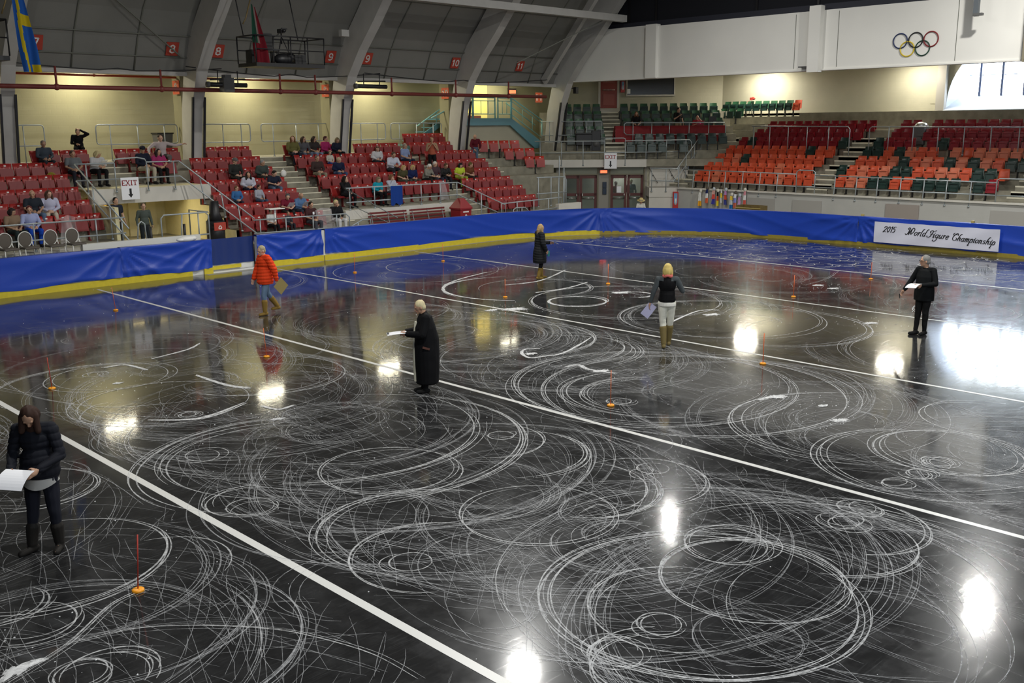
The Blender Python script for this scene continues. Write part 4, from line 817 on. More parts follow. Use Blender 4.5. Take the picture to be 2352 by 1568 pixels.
SP = {'R': seat_proto('stadium_seat', M['redseat'], M['redpan']), 'Ro': seat_proto('stadium_seat', M['redseat'], M['redpan'], True),
      'A': seat_proto('stadium_seat', M['angred'], M['redseat'], False, True),
      'O': seat_proto('stadium_seat', M['orange'], M['orange'], False, True, False, 'E'), 'F': seat_proto('stadium_seat', M['orange2'], M['orange2'], False, True, False, 'E'),
      'G': seat_proto('stadium_seat', M['green'], M['green'], False, True, False, 'E'), 'C': seat_proto('stadium_seat', M['crimson'], M['crimson'], False, True, False, 'E'),
      'X': seat_proto('stadium_seat', M['orange'], M['orange'], True, True, False, 'E'), 'B': seat_proto('stadium_seat', M['greeny'], M['green'], False, True, False, 'E')}
first = set()
ORD = ['first','second','third','fourth','fifth','sixth','seventh','eighth','ninth','tenth','eleventh','twelfth','thirteenth','fourteenth','fifteenth','sixteenth','seventeenth']
ROWN = ['bottom','second','third','fourth','fifth','sixth','seventh','eighth','ninth']

SPECS = [
(12.56,35.18,2.955,1.02,'grey haired person in a slate blue shirt, top row at the far left',(0.05, 0.065, 0.085),(0.03, 0.03, 0.04),'short',(0.2, 0.18, 0.16),''),
(13.18,34.38,2.580,1.07,'person in a grey top with hands in the lap by the left stair rail',(0.13, 0.14, 0.15),(0.02, 0.02, 0.03),'short',(0.08, 0.05, 0.04),''),
(13.91,34.38,2.580,1.11,'blonde woman in white and black reading by the left stair rail',(0.45, 0.45, 0.46),(0.01, 0.01, 0.012),'bob',(0.5, 0.42, 0.22),'paper'),
(15.59,34.38,2.580,1.16,'man in a dark cap and jacket with khaki trousers above the exit sign',(0.012, 0.015, 0.03),(0.42, 0.38, 0.3),'cap',(0.02, 0.02, 0.03),''),
(16.68,35.18,2.955,1.17,'man in a pale pink shirt spreading his arms over the seats',(0.42, 0.36, 0.36),(0.12, 0.11, 0.11),'short',(0.03, 0.02, 0.015),'arms'),
(16.17,34.38,2.580,1.06,'woman in a magenta top above the left exit',(0.32, 0.03, 0.12),(0.01, 0.01, 0.012),'long',(0.03, 0.02, 0.02),''),
(10.99,31.98,1.455,1.09,'bald man in a dark t-shirt and blue jeans in the left block',(0.02, 0.025, 0.035),(0.1, 0.15, 0.24),'bald',(0.3, 0.25, 0.2),''),
(11.37,31.98,1.455,1.06,'dark haired woman in a lilac white cardigan leaning on the bald man',(0.48, 0.48, 0.62),(0.5, 0.44, 0.36),'long',(0.07, 0.035, 0.025),''),
(10.03,31.18,1.080,1.03,'woman in a tan top behind the round chairs at the left edge',(0.22, 0.15, 0.1),(0.02, 0.03, 0.03),'bob',(0.03, 0.02, 0.02),''),
(10.53,31.18,1.080,1.06,'red haired woman in a blue and white striped top and blue trousers',(0.32, 0.36, 0.58),(0.01, 0.06, 0.42),'short',(0.1, 0.02, 0.02),''),
(18.71,33.58,2.205,1.07,'person in a dark grey cap and coat in the block right of the left exit',(0.025, 0.027, 0.025),(0.02, 0.02, 0.02),'cap',(0.12, 0.12, 0.12),''),
(19.78,33.58,2.205,0.88,'grey haired person in a grey green sweater high in the same block',(0.05, 0.065, 0.06),(0.03, 0.03, 0.03),'short',(0.25, 0.25, 0.25),''),
(19.77,32.78,1.830,0.93,'dark haired man in a navy t-shirt leaning forward',(0.015, 0.02, 0.04),(0.1, 0.14, 0.22),'short',(0.02, 0.015, 0.012),'lean'),
(18.73,32.78,1.830,0.93,'person in a white blouse in the middle of the block right of the exit',(0.5, 0.5, 0.58),(0.01, 0.01, 0.03),'long',(0.02, 0.015, 0.012),''),
(17.82,31.98,1.455,1.23,'small child in a blue shirt next to the white blouse',(0.04, 0.14, 0.34),(0.03, 0.03, 0.05),'short',(0.15, 0.08, 0.04),'child'),
(18.69,31.98,1.455,1.19,'small child in a pale top between two adults',(0.35, 0.36, 0.42),(0.05, 0.08, 0.14),'short',(0.04, 0.02, 0.02),'child'),
(19.29,31.18,1.080,0.97,'person in a maroon jacket and scarlet shirt reading a program',(0.16, 0.012, 0.03),(0.02, 0.02, 0.02),'short',(0.08, 0.08, 0.08),'paper'),
(19.80,31.18,1.080,1.03,'white haired man in a light blue shirt reading a program',(0.09, 0.17, 0.32),(0.03, 0.04, 0.06),'bald',(0.5, 0.5, 0.48),'paper'),
(19.78,30.38,0.705,1.06,'bearded man in a dark maroon t-shirt with a lanyard badge at the rail',(0.055, 0.02, 0.022),(0.06, 0.065, 0.08),'short',(0.02, 0.015, 0.015),'badge'),
(20.86,30.38,0.705,1.06,'blonde woman in a black top and white trousers holding her chin',(0.01, 0.01, 0.012),(0.6, 0.6, 0.6),'short',(0.6, 0.5, 0.25),'chin'),
(18.16,30.38,0.705,0.95,'small child in a white top with crossed feet behind the rail',(0.55, 0.56, 0.56),(0.01, 0.01, 0.015),'short',(0.03, 0.02, 0.015),'child'),
(18.85,30.38,0.705,0.74,'small child in a grey top with a dark bottle behind the rail',(0.05, 0.055, 0.07),(0.03, 0.03, 0.04),'short',(0.12, 0.08, 0.05),'child'),
(22.25,35.18,2.955,1.06,'large woman in an olive top with long auburn hair at the top row',(0.13, 0.12, 0.04),(0.02, 0.02, 0.035),'long',(0.14, 0.07, 0.03),'big'),
(22.74,35.18,2.955,1.02,'long haired girl in a grey top beside the woman in olive',(0.08, 0.08, 0.09),(0.1, 0.12, 0.18),'long',(0.05, 0.03, 0.02),''),
(23.17,35.18,2.955,0.91,'long haired girl in a dark top third from the left in the top row',(0.03, 0.025, 0.025),(0.16, 0.2, 0.3),'long',(0.03, 0.02, 0.015),'low'),
(23.80,35.18,2.955,0.86,'woman in a magenta top left of the number nine column',(0.3, 0.02, 0.1),(0.02, 0.02, 0.02),'short',(0.06, 0.02, 0.02),'low'),
(24.24,35.18,2.955,1.01,'woman in a dark jacket and white shirt beside the number nine column',(0.015, 0.015, 0.03),(0.01, 0.01, 0.012),'bob',(0.12, 0.09, 0.05),''),
(22.28,33.58,2.205,1.06,'man in a dark brown shirt and khaki trousers turned to his neighbours',(0.05, 0.03, 0.028),(0.25, 0.22, 0.16),'short',(0.16, 0.13, 0.11),''),
(23.44,34.38,2.580,0.78,'child in white holding something blue beside the man in brown',(0.5, 0.48, 0.42),(0.02, 0.05, 0.25),'short',(0.1, 0.06, 0.04),'child'),
(23.24,33.58,2.205,0.98,'blonde person in a navy sweatshirt and jeans seen from the side',(0.012, 0.018, 0.05),(0.05, 0.08, 0.17),'short',(0.45, 0.38, 0.25),''),
(25.77,34.38,2.580,0.95,'woman in a white cardigan over a magenta top in the middle block',(0.52, 0.52, 0.54),(0.02, 0.02, 0.03),'bob',(0.12, 0.06, 0.04),''),
(25.93,33.58,2.205,1.17,'person in a white shirt leaning forward in the middle block',(0.5, 0.52, 0.62),(0.03, 0.03, 0.04),'short',(0.08, 0.05, 0.035),'lean'),
(27.29,34.38,2.580,1.05,'man in a light blue shirt with dark glasses on his chest',(0.22, 0.28, 0.46),(0.02, 0.03, 0.06),'short',(0.3, 0.25, 0.2),'big'),
(22.41,31.98,1.455,1.06,'dark haired woman in black holding her hand to her face by the rail',(0.012, 0.012, 0.014),(0.01, 0.01, 0.015),'long',(0.02, 0.015, 0.015),'chin'),
(23.92,31.98,1.455,0.95,'woman in a bright teal top and black trousers behind the bench rail',(0.01, 0.28, 0.38),(0.01, 0.01, 0.012),'bob',(0.22, 0.15, 0.1),''),
(24.65,31.98,1.455,0.95,'woman in white resting her arms above the blue cloth on the rail',(0.45, 0.47, 0.56),(0.05, 0.05, 0.07),'bob',(0.16, 0.08, 0.04),'chin'),
(25.85,32.78,1.830,0.98,'blonde person in an olive top in the second row of the middle block',(0.07, 0.065, 0.03),(0.06, 0.06, 0.05),'bob',(0.42, 0.28, 0.12),''),
(26.31,32.78,1.830,0.98,'blonde woman in a navy jacket over a blue top',(0.012, 0.02, 0.08),(0.07, 0.06, 0.05),'bob',(0.45, 0.32, 0.14),''),
(27.29,32.78,1.830,0.96,'white haired woman in a black and white patterned top leaning over',(0.22, 0.21, 0.18),(0.02, 0.02, 0.02),'short',(0.68, 0.68, 0.64),'lean'),
(27.63,32.78,1.830,1.06,'white haired person in a dark top behind the patterned one',(0.07, 0.04, 0.05),(0.03, 0.03, 0.05),'short',(0.62, 0.6, 0.55),''),
(27.96,32.78,1.830,0.80,'short haired woman in black leaning forward at the end of the row',(0.02, 0.02, 0.022),(0.02, 0.02, 0.03),'short',(0.1, 0.06, 0.03),'lean'),
(28.98,32.78,1.830,0.96,'black haired woman in a lime green top beside the aisle',(0.5, 0.62, 0.05),(0.3, 0.36, 0.05),'bob',(0.015, 0.012, 0.015),''),
(29.54,32.78,1.830,0.98,'person in a rust jacket and white top at the start of the right block',(0.14, 0.05, 0.02),(0.03, 0.02, 0.02),'short',(0.1, 0.08, 0.02),''),
]
for a_ in range(3):
    for i_ in range(len(SPECS)):
        for j_ in range(i_+1, len(SPECS)):
            A_, B_ = SPECS[i_], SPECS[j_]; d_ = B_[0]-A_[0]
            if abs(A_[1]-B_[1]) < .1 and abs(d_) < .50:
                m_ = (.50-abs(d_))/2*(1 if d_ > 0 else -1); SPECS[i_] = (A_[0]-m_,)+A_[1:]; SPECS[j_] = (B_[0]+m_,)+B_[1:]
OCC = [(s[0], s[1]+.22) for s in SPECS]
def view_px(p):
    d = Vector(p)-cam.matrix_world.translation; return 1176+2279*d.dot(r2)/d.dot(fw)
PLACES = []
def put_seat(kind, loc, rz, label, group):
    if not -25 < view_px((loc[0],loc[1],loc[2])) < 2378: return
    if any(abs(loc[0]-x) < .44 and 34.95 < loc[1] < 36.3 for x in RX) and kind in ('R','Ro'): return
    PLACES.append((kind, Vector(loc), rz, label, group))
def left_block(x0, rows, blockname, pitch=.49, dirn=1, kmin=0):
    g = 'red folding seats in the %s' % blockname
    for k, (xs, n) in rows.items():
        skip = sum(1 for i in range(n) if view_px((xs+pitch*i, yk(k), zk(k))) <= -25)
        for i in range(n):
            x = xs+pitch*i; occ = any(abs(x-ox) < .24 and abs(yk(k)-oy) < .45 for ox, oy in OCC)
            put_seat('Ro' if occ else 'R', (x, yk(k)-.02, zk(k)), 0, 'red folding seat, %s from the left, %s row, %s' % (ORD[i-skip], ROWN[k-kmin], blockname), g)
left_block(0, {0:(6.67,13),1:(6.67,13),2:(6.67,13),3:(6.67,13),4:(6.2,17),5:(6.55,16)}, 'far left block')
left_block(0, {4:(15.7,3),5:(15.3,5)}, 'short block above the exit', kmin=4)
left_block(0, {-1:(17.35,7),0:(17.3,7),1:(17.3,7),2:(17.3,7),3:(17.3,7),4:(17.75,6),5:(18.75,4)}, 'block beside the exit stairs', kmin=-1)
left_block(0, {1:(22.2,12),2:(22.2,12),3:(22.2,12),4:(22.2,12),5:(22.2,12)}, 'middle block', kmin=1)
left_block(0, {-1:(28.95,6),0:(28.95,6),1:(28.95,6),2:(28.95,6),3:(28.95,6),4:(28.9,6),5:(28.7,6),6:(28.95,5)}, 'block below number 10', kmin=-1)
# small angled block near the corner
for r, (k, xs, n) in enumerate(((3,34.55,2),(4,33.9,3),(5,32.9,4))):
    for i in range(n):
        put_seat('A', (xs+.52*i, yk(k)+.12-.20*i-.05*r, zk(k)), R_(-28), 'red seat, %s from left, %s row, small block near the teal stair' % (ORD[i], ['front','middle','back'][r]), 'red seats of the small angled block')
# end stand: strings from the left as seen from the ice; . is a missing seat
EL = {0:'OOFOOOOOOFOOO',1:'OOOOOOOOFOOO',2:'OOFGOOOOOOOO',3:'OOOOOOOOOGOO',4:'CGCCCCCCCCCG',5:'CCCCCCCCCCCC',6:'CCCCCCCCCCCC'}
ER = {0:'OFFGGOOGGGG.GC',1:'GOFOFGGOOFFOGGX',2:'OOOFGOFOGFGFOGG',3:'GGOGFOO.FXFFFFFF',4:'GCCC.CGCCCCCCCC',5:'CC.CCCCCCCCCCC',6:'CC.CCCCCCCCCCC'}
for rows, ystart, nm in ((EL,{0:28.72,1:28.75,2:28.66,3:28.56,4:28.34,5:27.95,6:27.7},'end stand left block'), (ER,{0:21.28,1:21.68,2:21.2,3:21.3,4:21.2,5:20.75,6:20.7},'end stand right block')):
    for k, s in rows.items():
        for i, c in enumerate(s):
            if c == '.': continue
            y = ystart[k]-.492*i*(1.0 if k < 5 else .985)
            cn = {'O':'orange red','F':'faded orange','G':'dark green','C':'crimson','X':'lowered orange'}[c]
            put_seat(c, (xe(k)-.02, y, ze(k)), R_(-90), '%s seat, %s place from the left, %s row, %s' % (cn, ORD[i], ROWN[k], nm), 'seats of the %s' % nm)
for i in range(10):
    put_seat('B' if i < 9 else 'O', (47.6, 31.55-.475*i, 4.84), R_(-90), '%s seat, %s from the left in the top row by the tripod' % ('bottle green' if i < 9 else 'orange', ORD[i]), 'seats of the raised top row by the tripod')
for i in range(3):
    put_seat('B', (46.9, 31.3-.5*i, 4.46), R_(-90), 'bottle green seat, %s from the left in the short row below the tripod' % ORD[i], 'seats of the short row below the tripod')
# corner seats
for j in range(1, 6):
    for i in range(4):
        put_seat('B', tuple(uv(3.1+.515*i, vj(j), zj(j))), R_(-45), 'bottle green corner seat left of the steps, %s in the %s row' % (ORD[i], ROWN[j-1]), 'green corner seats left of the steps')
for j, n in ((3,10),(4,10),(5,10)):
    for i in range(n):
        put_seat('B', tuple(uv(6.14+.535*i, vj(j), zj(j))), R_(-45), 'bottle green corner seat behind the red table, %s in the %s row' % (ORD[i], ['','','','front','middle','back'][j]), 'green corner seats behind the red table')
for i in range(9):
    put_seat('G', tuple(uv(6.5+.53*i, vj(1)-.5, zj(1))), R_(-45), 'dark green seat in front of the red table, %s from the steps' % ORD[i], 'dark green seats in front of the red table')
for i in (0,1,2,3,5):
    put_seat('G', tuple(uv(6.02+.53*i, vj(0)-.3, zj(0))), R_(-45), 'dark green seat at the balcony rail, %s place from the steps' % ORD[i], 'dark green seats at the balcony rail')

# the 300 that show largest stand as seats of their own, the far rest is joined
PLACES.sort(key=lambda q: (q[1]-cam.matrix_world.translation).length)
for q in PLACES[:298]:
    r = SP[q[0]] if q[0] not in first else copy_tree(SP[q[0]]); first.add(q[0])
    r.location = q[1]; r.rotation_euler = (0,0,q[2]); r['label'] = q[3]; r['category'] = 'seat'; r['group'] = q[4]
rest = MB(); rmats = []
for kind, loc, rz, lb, gp in PLACES[298:]:
    T_ = Matrix.Translation(loc) @ Matrix.Rotation(rz, 4, 'Z')
    for ch in SP[kind].children:
        me = ch.data; m_ = me.materials[0]
        if m_ not in rmats: rmats.append(m_)
        b0 = len(rest.v); rest.v += [tuple(T_ @ v.co) for v in me.vertices]
        for p_ in me.polygons: rest.f.append(tuple(b0+i for i in p_.vertices)); rest.m.append(rmats.index(m_)); rest.smooth.append(False)
me = bpy.data.meshes.new('far_stadium_seats'); me.from_pydata(rest.v, [], rest.f)
for m_ in rmats: me.materials.append(m_)
me.polygons.foreach_set('material_index', rest.m); me.update()
o = bpy.data.objects.new('far_stadium_seats', me); COL.objects.link(o); tag(o, 'distant crimson, orange and green seats in the far rows of the hall', 'seats', kind='stuff')
for kd, pr in SP.items():
    if kd not in first:
        for ch in list(pr.children): bpy.data.objects.remove(ch)
        bpy.data.objects.remove(pr)

# ------------------------------------------------------------------ small things in the hall
def plain(name, mb, m, label, cat, group=None, bevel=0):
    return tag(mb.build(name, m, bevel=bevel), label, cat, group)
# benches
for i, (x0, x1) in enumerate(((22.5,24.35),(24.5,26.3))):
    t = thing('slatted_bench', ['left dark red slatted bench behind the blue drape', 'right dark red slatted bench next to the red litter bin'][i], 'bench', ((x0+x1)/2,30.4,.5)); Lh = (x1-x0)/2
    m = mat('dark_red_slat', (.16,.02,.02), .5)
    for z in (.42,.54,.66,.78): MB().box((0,.18+(z-.42)*.2,z), (Lh*2,.025,.07)).build('back_slat', m, t, bevel=.006)
    for y in (-.22,-.10,.02): MB().box((0,y,.38), (Lh*2,.09,.03)).build('seat_slat', m, t, bevel=.006)
    for x in (-Lh*.85,0,Lh*.85): MB().tube([(x,.28,.82),(x,.14,.36),(x,-.25,.36),(x,-.28,0)], .022, 6).tube([(x,.14,.36),(x,.25,0)], .02, 6).build('frame_leg', M['steelrail'], t)
# red bin
t = thing('litter_bin', 'red litter bin with a pyramid lid and white arrow mark', 'bin', (26.75,30.15,.5))
m = mat('bin_red', (.27,.015,.02), .45)
MB().add([(-.27,-.27,0),(.27,-.27,0),(.27,.27,0),(-.27,.27,0),(-.3,-.3,.72),(.3,-.3,.72),(.3,.3,.72),(-.3,.3,.72)], [(0,1,5,4),(1,2,6,5),(2,3,7,6),(3,0,4,7),(0,3,2,1),(4,5,6,7)]).build('body', m, t)
MB().add([(-.33,-.33,.72),(.33,-.33,.72),(.33,.33,.72),(-.33,.33,.72),(-.1,-.1,1.15),(.1,-.1,1.15),(.1,.1,1.15),(-.1,.1,1.15),(-.33,-.33,.78),(.33,-.33,.78),(.33,.33,.78),(-.33,.33,.78)],
         [(0,1,9,8),(1,2,10,9),(2,3,11,10),(3,0,8,11),(8,9,5,4),(9,10,6,5),(10,11,7,6),(11,8,4,7),(4,5,6,7),(0,3,2,1)]).build('lid', m, t)
def tri_mark(t, fy, z, s):
    mb = MB(); P = [(-1,-.8),(1,-.8),(0,.9)]
    for a, c in zip(P, P[1:]+P[:1]):
        a2 = (a[0]*.8+c[0]*.2, a[1]*.8+c[1]*.2); c2 = (a[0]*.2+c[0]*.8, a[1]*.2+c[1]*.8)
        glyph_strip(mb, [[a2,c2]], 0, z, s, s*.4, fy)
    mb.build('arrow_mark', M['white'], t)
tri_mark(t, -.305, .45, .09); MB().box((0,-.3,.62), (.3,.01,.05)).build('label_strip', M['white'], t)
t = thing('litter_bin', 'black litter bin with a red arrow label at the left exit', 'bin', (16.2,30.6,.62))
MB().tube([(0,0,0),(0,0,.85)], .3, 16).build('body', M['black'], t)
MB().tube([(0,0,.85),(0,0,1.1),(0,0,1.5)], .2, 14, radii=[.27,.17,.15]).build('lid', M['black'], t)
MB().box((0,-.3,.68), (.42,.03,.26)).build('red_label', M['signred'], t); tri_mark(t, -.32, .66, .07)
# dark bin behind the rail
t = thing('litter_bin', 'dark grey bin behind the guard rail left of the number eight column', 'bin', (17.75,37.2,3.33))
MB().add([(-.22,-.2,0),(.22,-.2,0),(.22,.2,0),(-.22,.2,0),(-.3,-.26,.95),(.3,-.26,.95),(.3,.26,.95),(-.3,.26,.95)], [(0,1,5,4),(1,2,6,5),(2,3,7,6),(3,0,4,7),(0,3,2,1)]).build('body', M['greydark'], t)
MB().box((0,0,.97), (.66,.56,.05)).build('lid', M['black'], t)
t = thing('litter_bin', 'grey bin with a bright lid among the crimson seats', 'bin', (45.3,19.7,3.5))
MB().box((0,0,.42), (.5,.5,.85)).build('body', M['greydark'], t, bevel=.03); MB().ell((0,0,.85), (.27,.27,.16)).build('lid', M['chrome'], t)
# oval back chairs on the walkway
for i, x in enumerate((8.86, 9.62, 10.16, 10.86, 11.47)):
    pos = ['cut by the left edge','second','third','fourth','fifth'][i]
    t = thing('round_back_chair', '%s round backed folding chair with white frame from the left edge' % pos if i else 'round backed white framed chair cut by the left picture edge', 'chair', (x-.3,29.75,.86), R_(8), 'round backed chairs behind the lower left drape')
    W = mat('white_tube_frame', (.68,.68,.64), .4)
    MB().tube([(.20*math.cos(a),.0,.58+.22*math.sin(a)) for a in [2*math.pi*k/24 for k in range(24)]], .015, 6, closed=True).build('back_ring', W, t)
    MB().ell((0,.01,.58), (.185,.018,.205), nu=20, nv=10).build('back_pad', mat('brown_grey_upholstery', (.10,.085,.07), .8), t)
    MB().box((0,-.2,.36), (.42,.42,.06)).build('seat', mat('brown_grey_upholstery', (.10,.085,.07), .8), t, bevel=.02)
    for sx in (-1, 1):
        MB().tube([(sx*.19,.0,.52),(sx*.21,-.02,.36),(sx*.23,-.05,0)], .014, 6).build('leg', W, t)
        MB().tube([(sx*.20,-.38,.36),(sx*.22,-.40,0)], .014, 6).build('leg', W, t)
# table with red cloth, laptop, people's things
t = thing('long_table', 'long table under a dark red cloth behind the balcony seats', 'table', tuple(uv(8.2,52.35,3.59)), R_(-45))
RC = mat('dark_red_table_cloth', (.22,.010,.014), .75)
MB().box((0,0,.80), (5.5,.7,.04)).build('tabletop', M['wood'], t)
for sx in (-2.6, -.9, .9, 2.6):
    for sy in (-.28,.28): MB().box((sx,sy,.39), (.04,.04,.78)).build('leg', M['greydark'], t)
b = MB(); N = 90; vs = []
for i in range(N+1):
    x = -2.82+5.6*i/N; wv = .02*math.sin(i*.9)+.012*math.sin(i*2.1)
    vs += [(x,.37,.83),(x,-.37,.83),(x,-.39+wv*.4,.60),(x,-.40+wv,.30),(x,-.42+wv,.03)]
b.add(vs, [(i*5+k,(i+1)*5+k,(i+1)*5+k+1,i*5+k+1) for i in range(N) for k in range(4)], 0, True)
o = b.build('table_cloth', RC); o.location = t.location; o.rotation_euler = t.rotation_euler; tag(o, 'dark red cloth hanging over the long table in the corner', 'tablecloth')
b = MB(); vs = []
for i in range(13):
    y = -.42+.8*i/12; wv = .03*math.sin(i*1.3); vs += [(0,y,.83),(-.03-wv*.3,y,.5),(-.10-wv,y,.02)]
b.add(vs, [(i*3+k,(i+1)*3+k,(i+1)*3+k+1,i*3+k+1) for i in range(12) for k in range(2)], 0, True); o2 = b.build('side_fall', RC, o); o2.location = (-2.82,0,0)
t = thing('laptop', 'open laptop with a small glowing pink light on the red table', 'laptop', tuple(uv(9.75,52.3,4.425)), R_(-45))
MB().box((0,0,.01), (.34,.24,.02)).build('base', mat('laptop_red', (.25,.02,.03)), t); MB().box((0,-.13,.12), (.34,.02,.22)).build('screen', mat('laptop_red', (.25,.02,.03)), t)
MB().box((0,-.142,.12), (.04,.005,.03)).build('light', mat('pink_light', (1,.1,.6), emit=(1,.05,.6), estr=4), t)
plain('monitor', MB().box((0,0,.32), (.38,.04,.26), 0, DROT).box((0,0,.1), (.05,.05,.2)).xf(Matrix.Translation(uv(10.4,52.3,4.42))), M['black'], 'black monitor at the right end of the red table', 'monitor')
plain('paper_stack', MB().box((0,0,.66), (.26,.16,.03), 0, DROT).xf(Matrix.Translation(uv(10.75,53.4,4.4))), M['paper'], 'white sheet lying on a green seat right of the laptop man', 'paper')
# equipment left of the steps
t = thing('equipment_case', 'large black equipment case in front of the green corner seats', 'case', tuple(uv(3.95,51.9,3.2)), R_(-45))
t.location = uv(3.75,51.6,3.2); MB().box((0,0,.55), (.85,.45,.55)).build('body', M['black'], t, bevel=.03); MB().box((0,0,.86), (.9,.5,.07)).build('lid', M['black'], t, bevel=.02)
for sx in (-.35,.35): MB().box((sx,0,.14), (.06,.35,.28)).build('stand_leg', M['greydark'], t)
t = thing('loudspeaker', 'black loudspeaker box beside the corner steps', 'speaker', tuple(uv(4.35,51.55,3.2)), R_(-45))
MB().box((0,0,.5), (.45,.4,1.0)).build('cabinet', M['black'], t, bevel=.02); MB().tube([(0,-.21,.35),(0,-.2,.35)], .16, 16).build('cone', M['greydark'], t)
plain('plastic_bag', MB().ell((0,0,.14), (.12,.1,.17)).ell((.05,0,.3), (.05,.04,.07)).xf(Matrix.Translation(uv(4.02,51.3,2.82))), M['white'], 'small white plastic bag hanging below the loudspeaker', 'bag')
t = thing('wall_speaker', 'small black speaker box mounted near the top of the corner column', 'speaker', (38.6,34.6,6.2)); MB().box((0,0,0), (.2,.2,.32)).build('cabinet', M['black'], t, bevel=.02); MB().box((0,.2,.1), (.05,.3,.05)).build('bracket', M['greydark'], t)
# cabinets on the walls
def extinguisher(loc, rz, label, h=.8, w_=.26):
    t = thing('extinguisher_cabinet', label, 'cabinet', loc, rz); m = mat('cabinet_red', (.45,.02,.02), .4)
    MB().box((0,0,0), (w_,.16,h)).build('cabinet_box', m, t, bevel=.012); MB().box((0,-.085,.08), (w_*.62,.01,h*.62)).build('glass_door', mat('blue_tint_glass', (.18,.35,.55), .2), t)
    MB().tube([(0,-.06,-.3*h),(0,-.06,.1*h)], w_*.2, 10).build('extinguisher', mat('ext_white', (.75,.72,.72), .4), t)
extinguisher(tuple(uv(8.07,49.12,.86)), R_(-45), 'red fire extinguisher cabinet on the pale wall right of the doors')
extinguisher(tuple(uv(6.28,57.1,6.55)), R_(-45), 'red extinguisher cabinet beside the high red door', .62, .22)
t = thing('wall_screen', 'wide dark window with white frame on the corner wall', 'window', tuple(uv(7.85,57.2,6.75)), R_(-45))
MB().box((0,0,-.1), (2.62,.05,1.15)).build('glass', mat('dark_screen_glass', (.012,.014,.012), .25), t)
for a in ((0,-.68,2.75,.08),): MB().box((a[0],-.03,a[1]), (a[2],.08,a[3])).build('sill', M['slabw'], t)
for sx in (-1.33,1.33): MB().box((sx,-.03,-.1), (.06,.08,1.15)).build('side_frame', M['slabw'], t)
MB().box((-1.22,-.05,-.45), (.17,.02,.26)).build('notice', M['paper'], t)
t = thing('wall_box', 'dark blue two button wall box between the corner doors', 'box', tuple(uv(4.72,50.5,1.37)), R_(-45))
for z in (-.16,.16): MB().box((0,0,z), (.2,.05,.3)).build('plate', mat('navy_plate', (.015,.03,.06), .5), t, bevel=.01)
plain('notice_paper', MB().box((0,0,0), (.23,.006,.32), 0, DROT).xf(Matrix.Translation(uv(5.45,50.54,1.30))), M['paper'], 'white paper notice taped on the right pair of corner doors', 'notice')
# lectern box
t = thing('wooden_box', 'open topped plywood box standing behind the far blue drape', 'box', (38.5,24.05,0), R_(0))
for a in (((0,.6,.48),(.6,.03,.96)), ((0,-.6,.48),(.6,.03,.96)), ((-.3,0,.42),(.03,1.2,.84)), ((.3,0,.48),(.03,1.2,.96))): MB().box(*a).build('side_panel', M['wood'], t)
MB().box((-.31,0,.86), (.05,1.25,.03)).build('edge_strip', M['woodtop'], t)
# hand flags hanging on the end rail
FL = [((27.8,1.30),[(.75,.75,.73),(.75,.75,.73),(.80,.38,.02)],'white and orange cloth flag with a white tag, leftmost on the end rail'),((27.42,1.45),[(.02,.03,.12),(.8,.8,.8),(.7,.14,.06)],'navy white and red cloth flag, second along the end rail'),
      ((27.05,1.42),[(.7,.4,.35),(.7,.1,.08),(.06,.06,.35)],'red white and blue crossed flag, third along the end rail'),((26.82,1.35),[(.01,.01,.01),(.62,.08,.02),(.85,.65,.03)],'black red and gold flag on the end rail'),
      ((26.62,1.5),[(.7,.7,.72),(.85,.7,.05),(.6,.6,.62)],'small yellow and white cloth near the middle of the flags'),((26.38,1.42),[(.6,.3,.6),(.66,.10,.05),(.06,.07,.3)],'pink and red flag with a white and blue stripe'),
      ((26.05,1.2),[(.75,.55,.08),(.6,.6,.58),(.02,.16,.45)],'bright blue cloth with a yellow top on the end wall'),((25.85,1.30),[(.78,.8,.85),(.25,.3,.7),(.6,.15,.1)],'white and pale blue flag, third from the right on the end rail'),
      ((25.62,1.18),[(.55,.3,.5),(.6,.35,.62),(.6,.3,.55)],'small lilac cloth, second from the right of the hanging flags'),((25.35,1.45),[(.7,.3,.35),(.8,.8,.8),(.68,.12,.09)],'red and white flag, rightmost on the end rail')]
for i, ((y, zt), cs, lb) in enumerate(FL):
    t = thing('hand_flag', lb, 'flag', (39.98,y,zt), 0, 'cloth flags hung along the end rail'); rs = random.Random(i); z = 0; hh = [.18,.22,.24]; wdt = .065+.035*rs.random()
    MB().ell((0,0,.07), (.06,.08,.09), nu=8, nv=6).build('knot', mat('knot_%d' % (i % 3), [(.7,.68,.6),(.10,.08,.06),(.5,.55,.6)][i % 3]), t)
    for c, h_ in zip(cs, hh):
        vs = []
        for a in range(7):
            u = a/6*2-1; wv = .035*math.sin(a*1.9+i)
            vs += [(-.03+wv, u*wdt*(.6+.5*abs(z)), z), (-.04+wv, u*wdt*(.7+.5*(abs(z)+h_))+.03*math.sin(i), z-h_)]
        MB().add(vs, [(a*2,a*2+2,a*2+3,a*2+1) for a in range(6)], 0, True).build('cloth_band', solid(c, .8), t); z -= h_
    MB().tube([(.0,0,.05),(.18,0,.0)], .012, 6).build('stick', M['wood'], t)
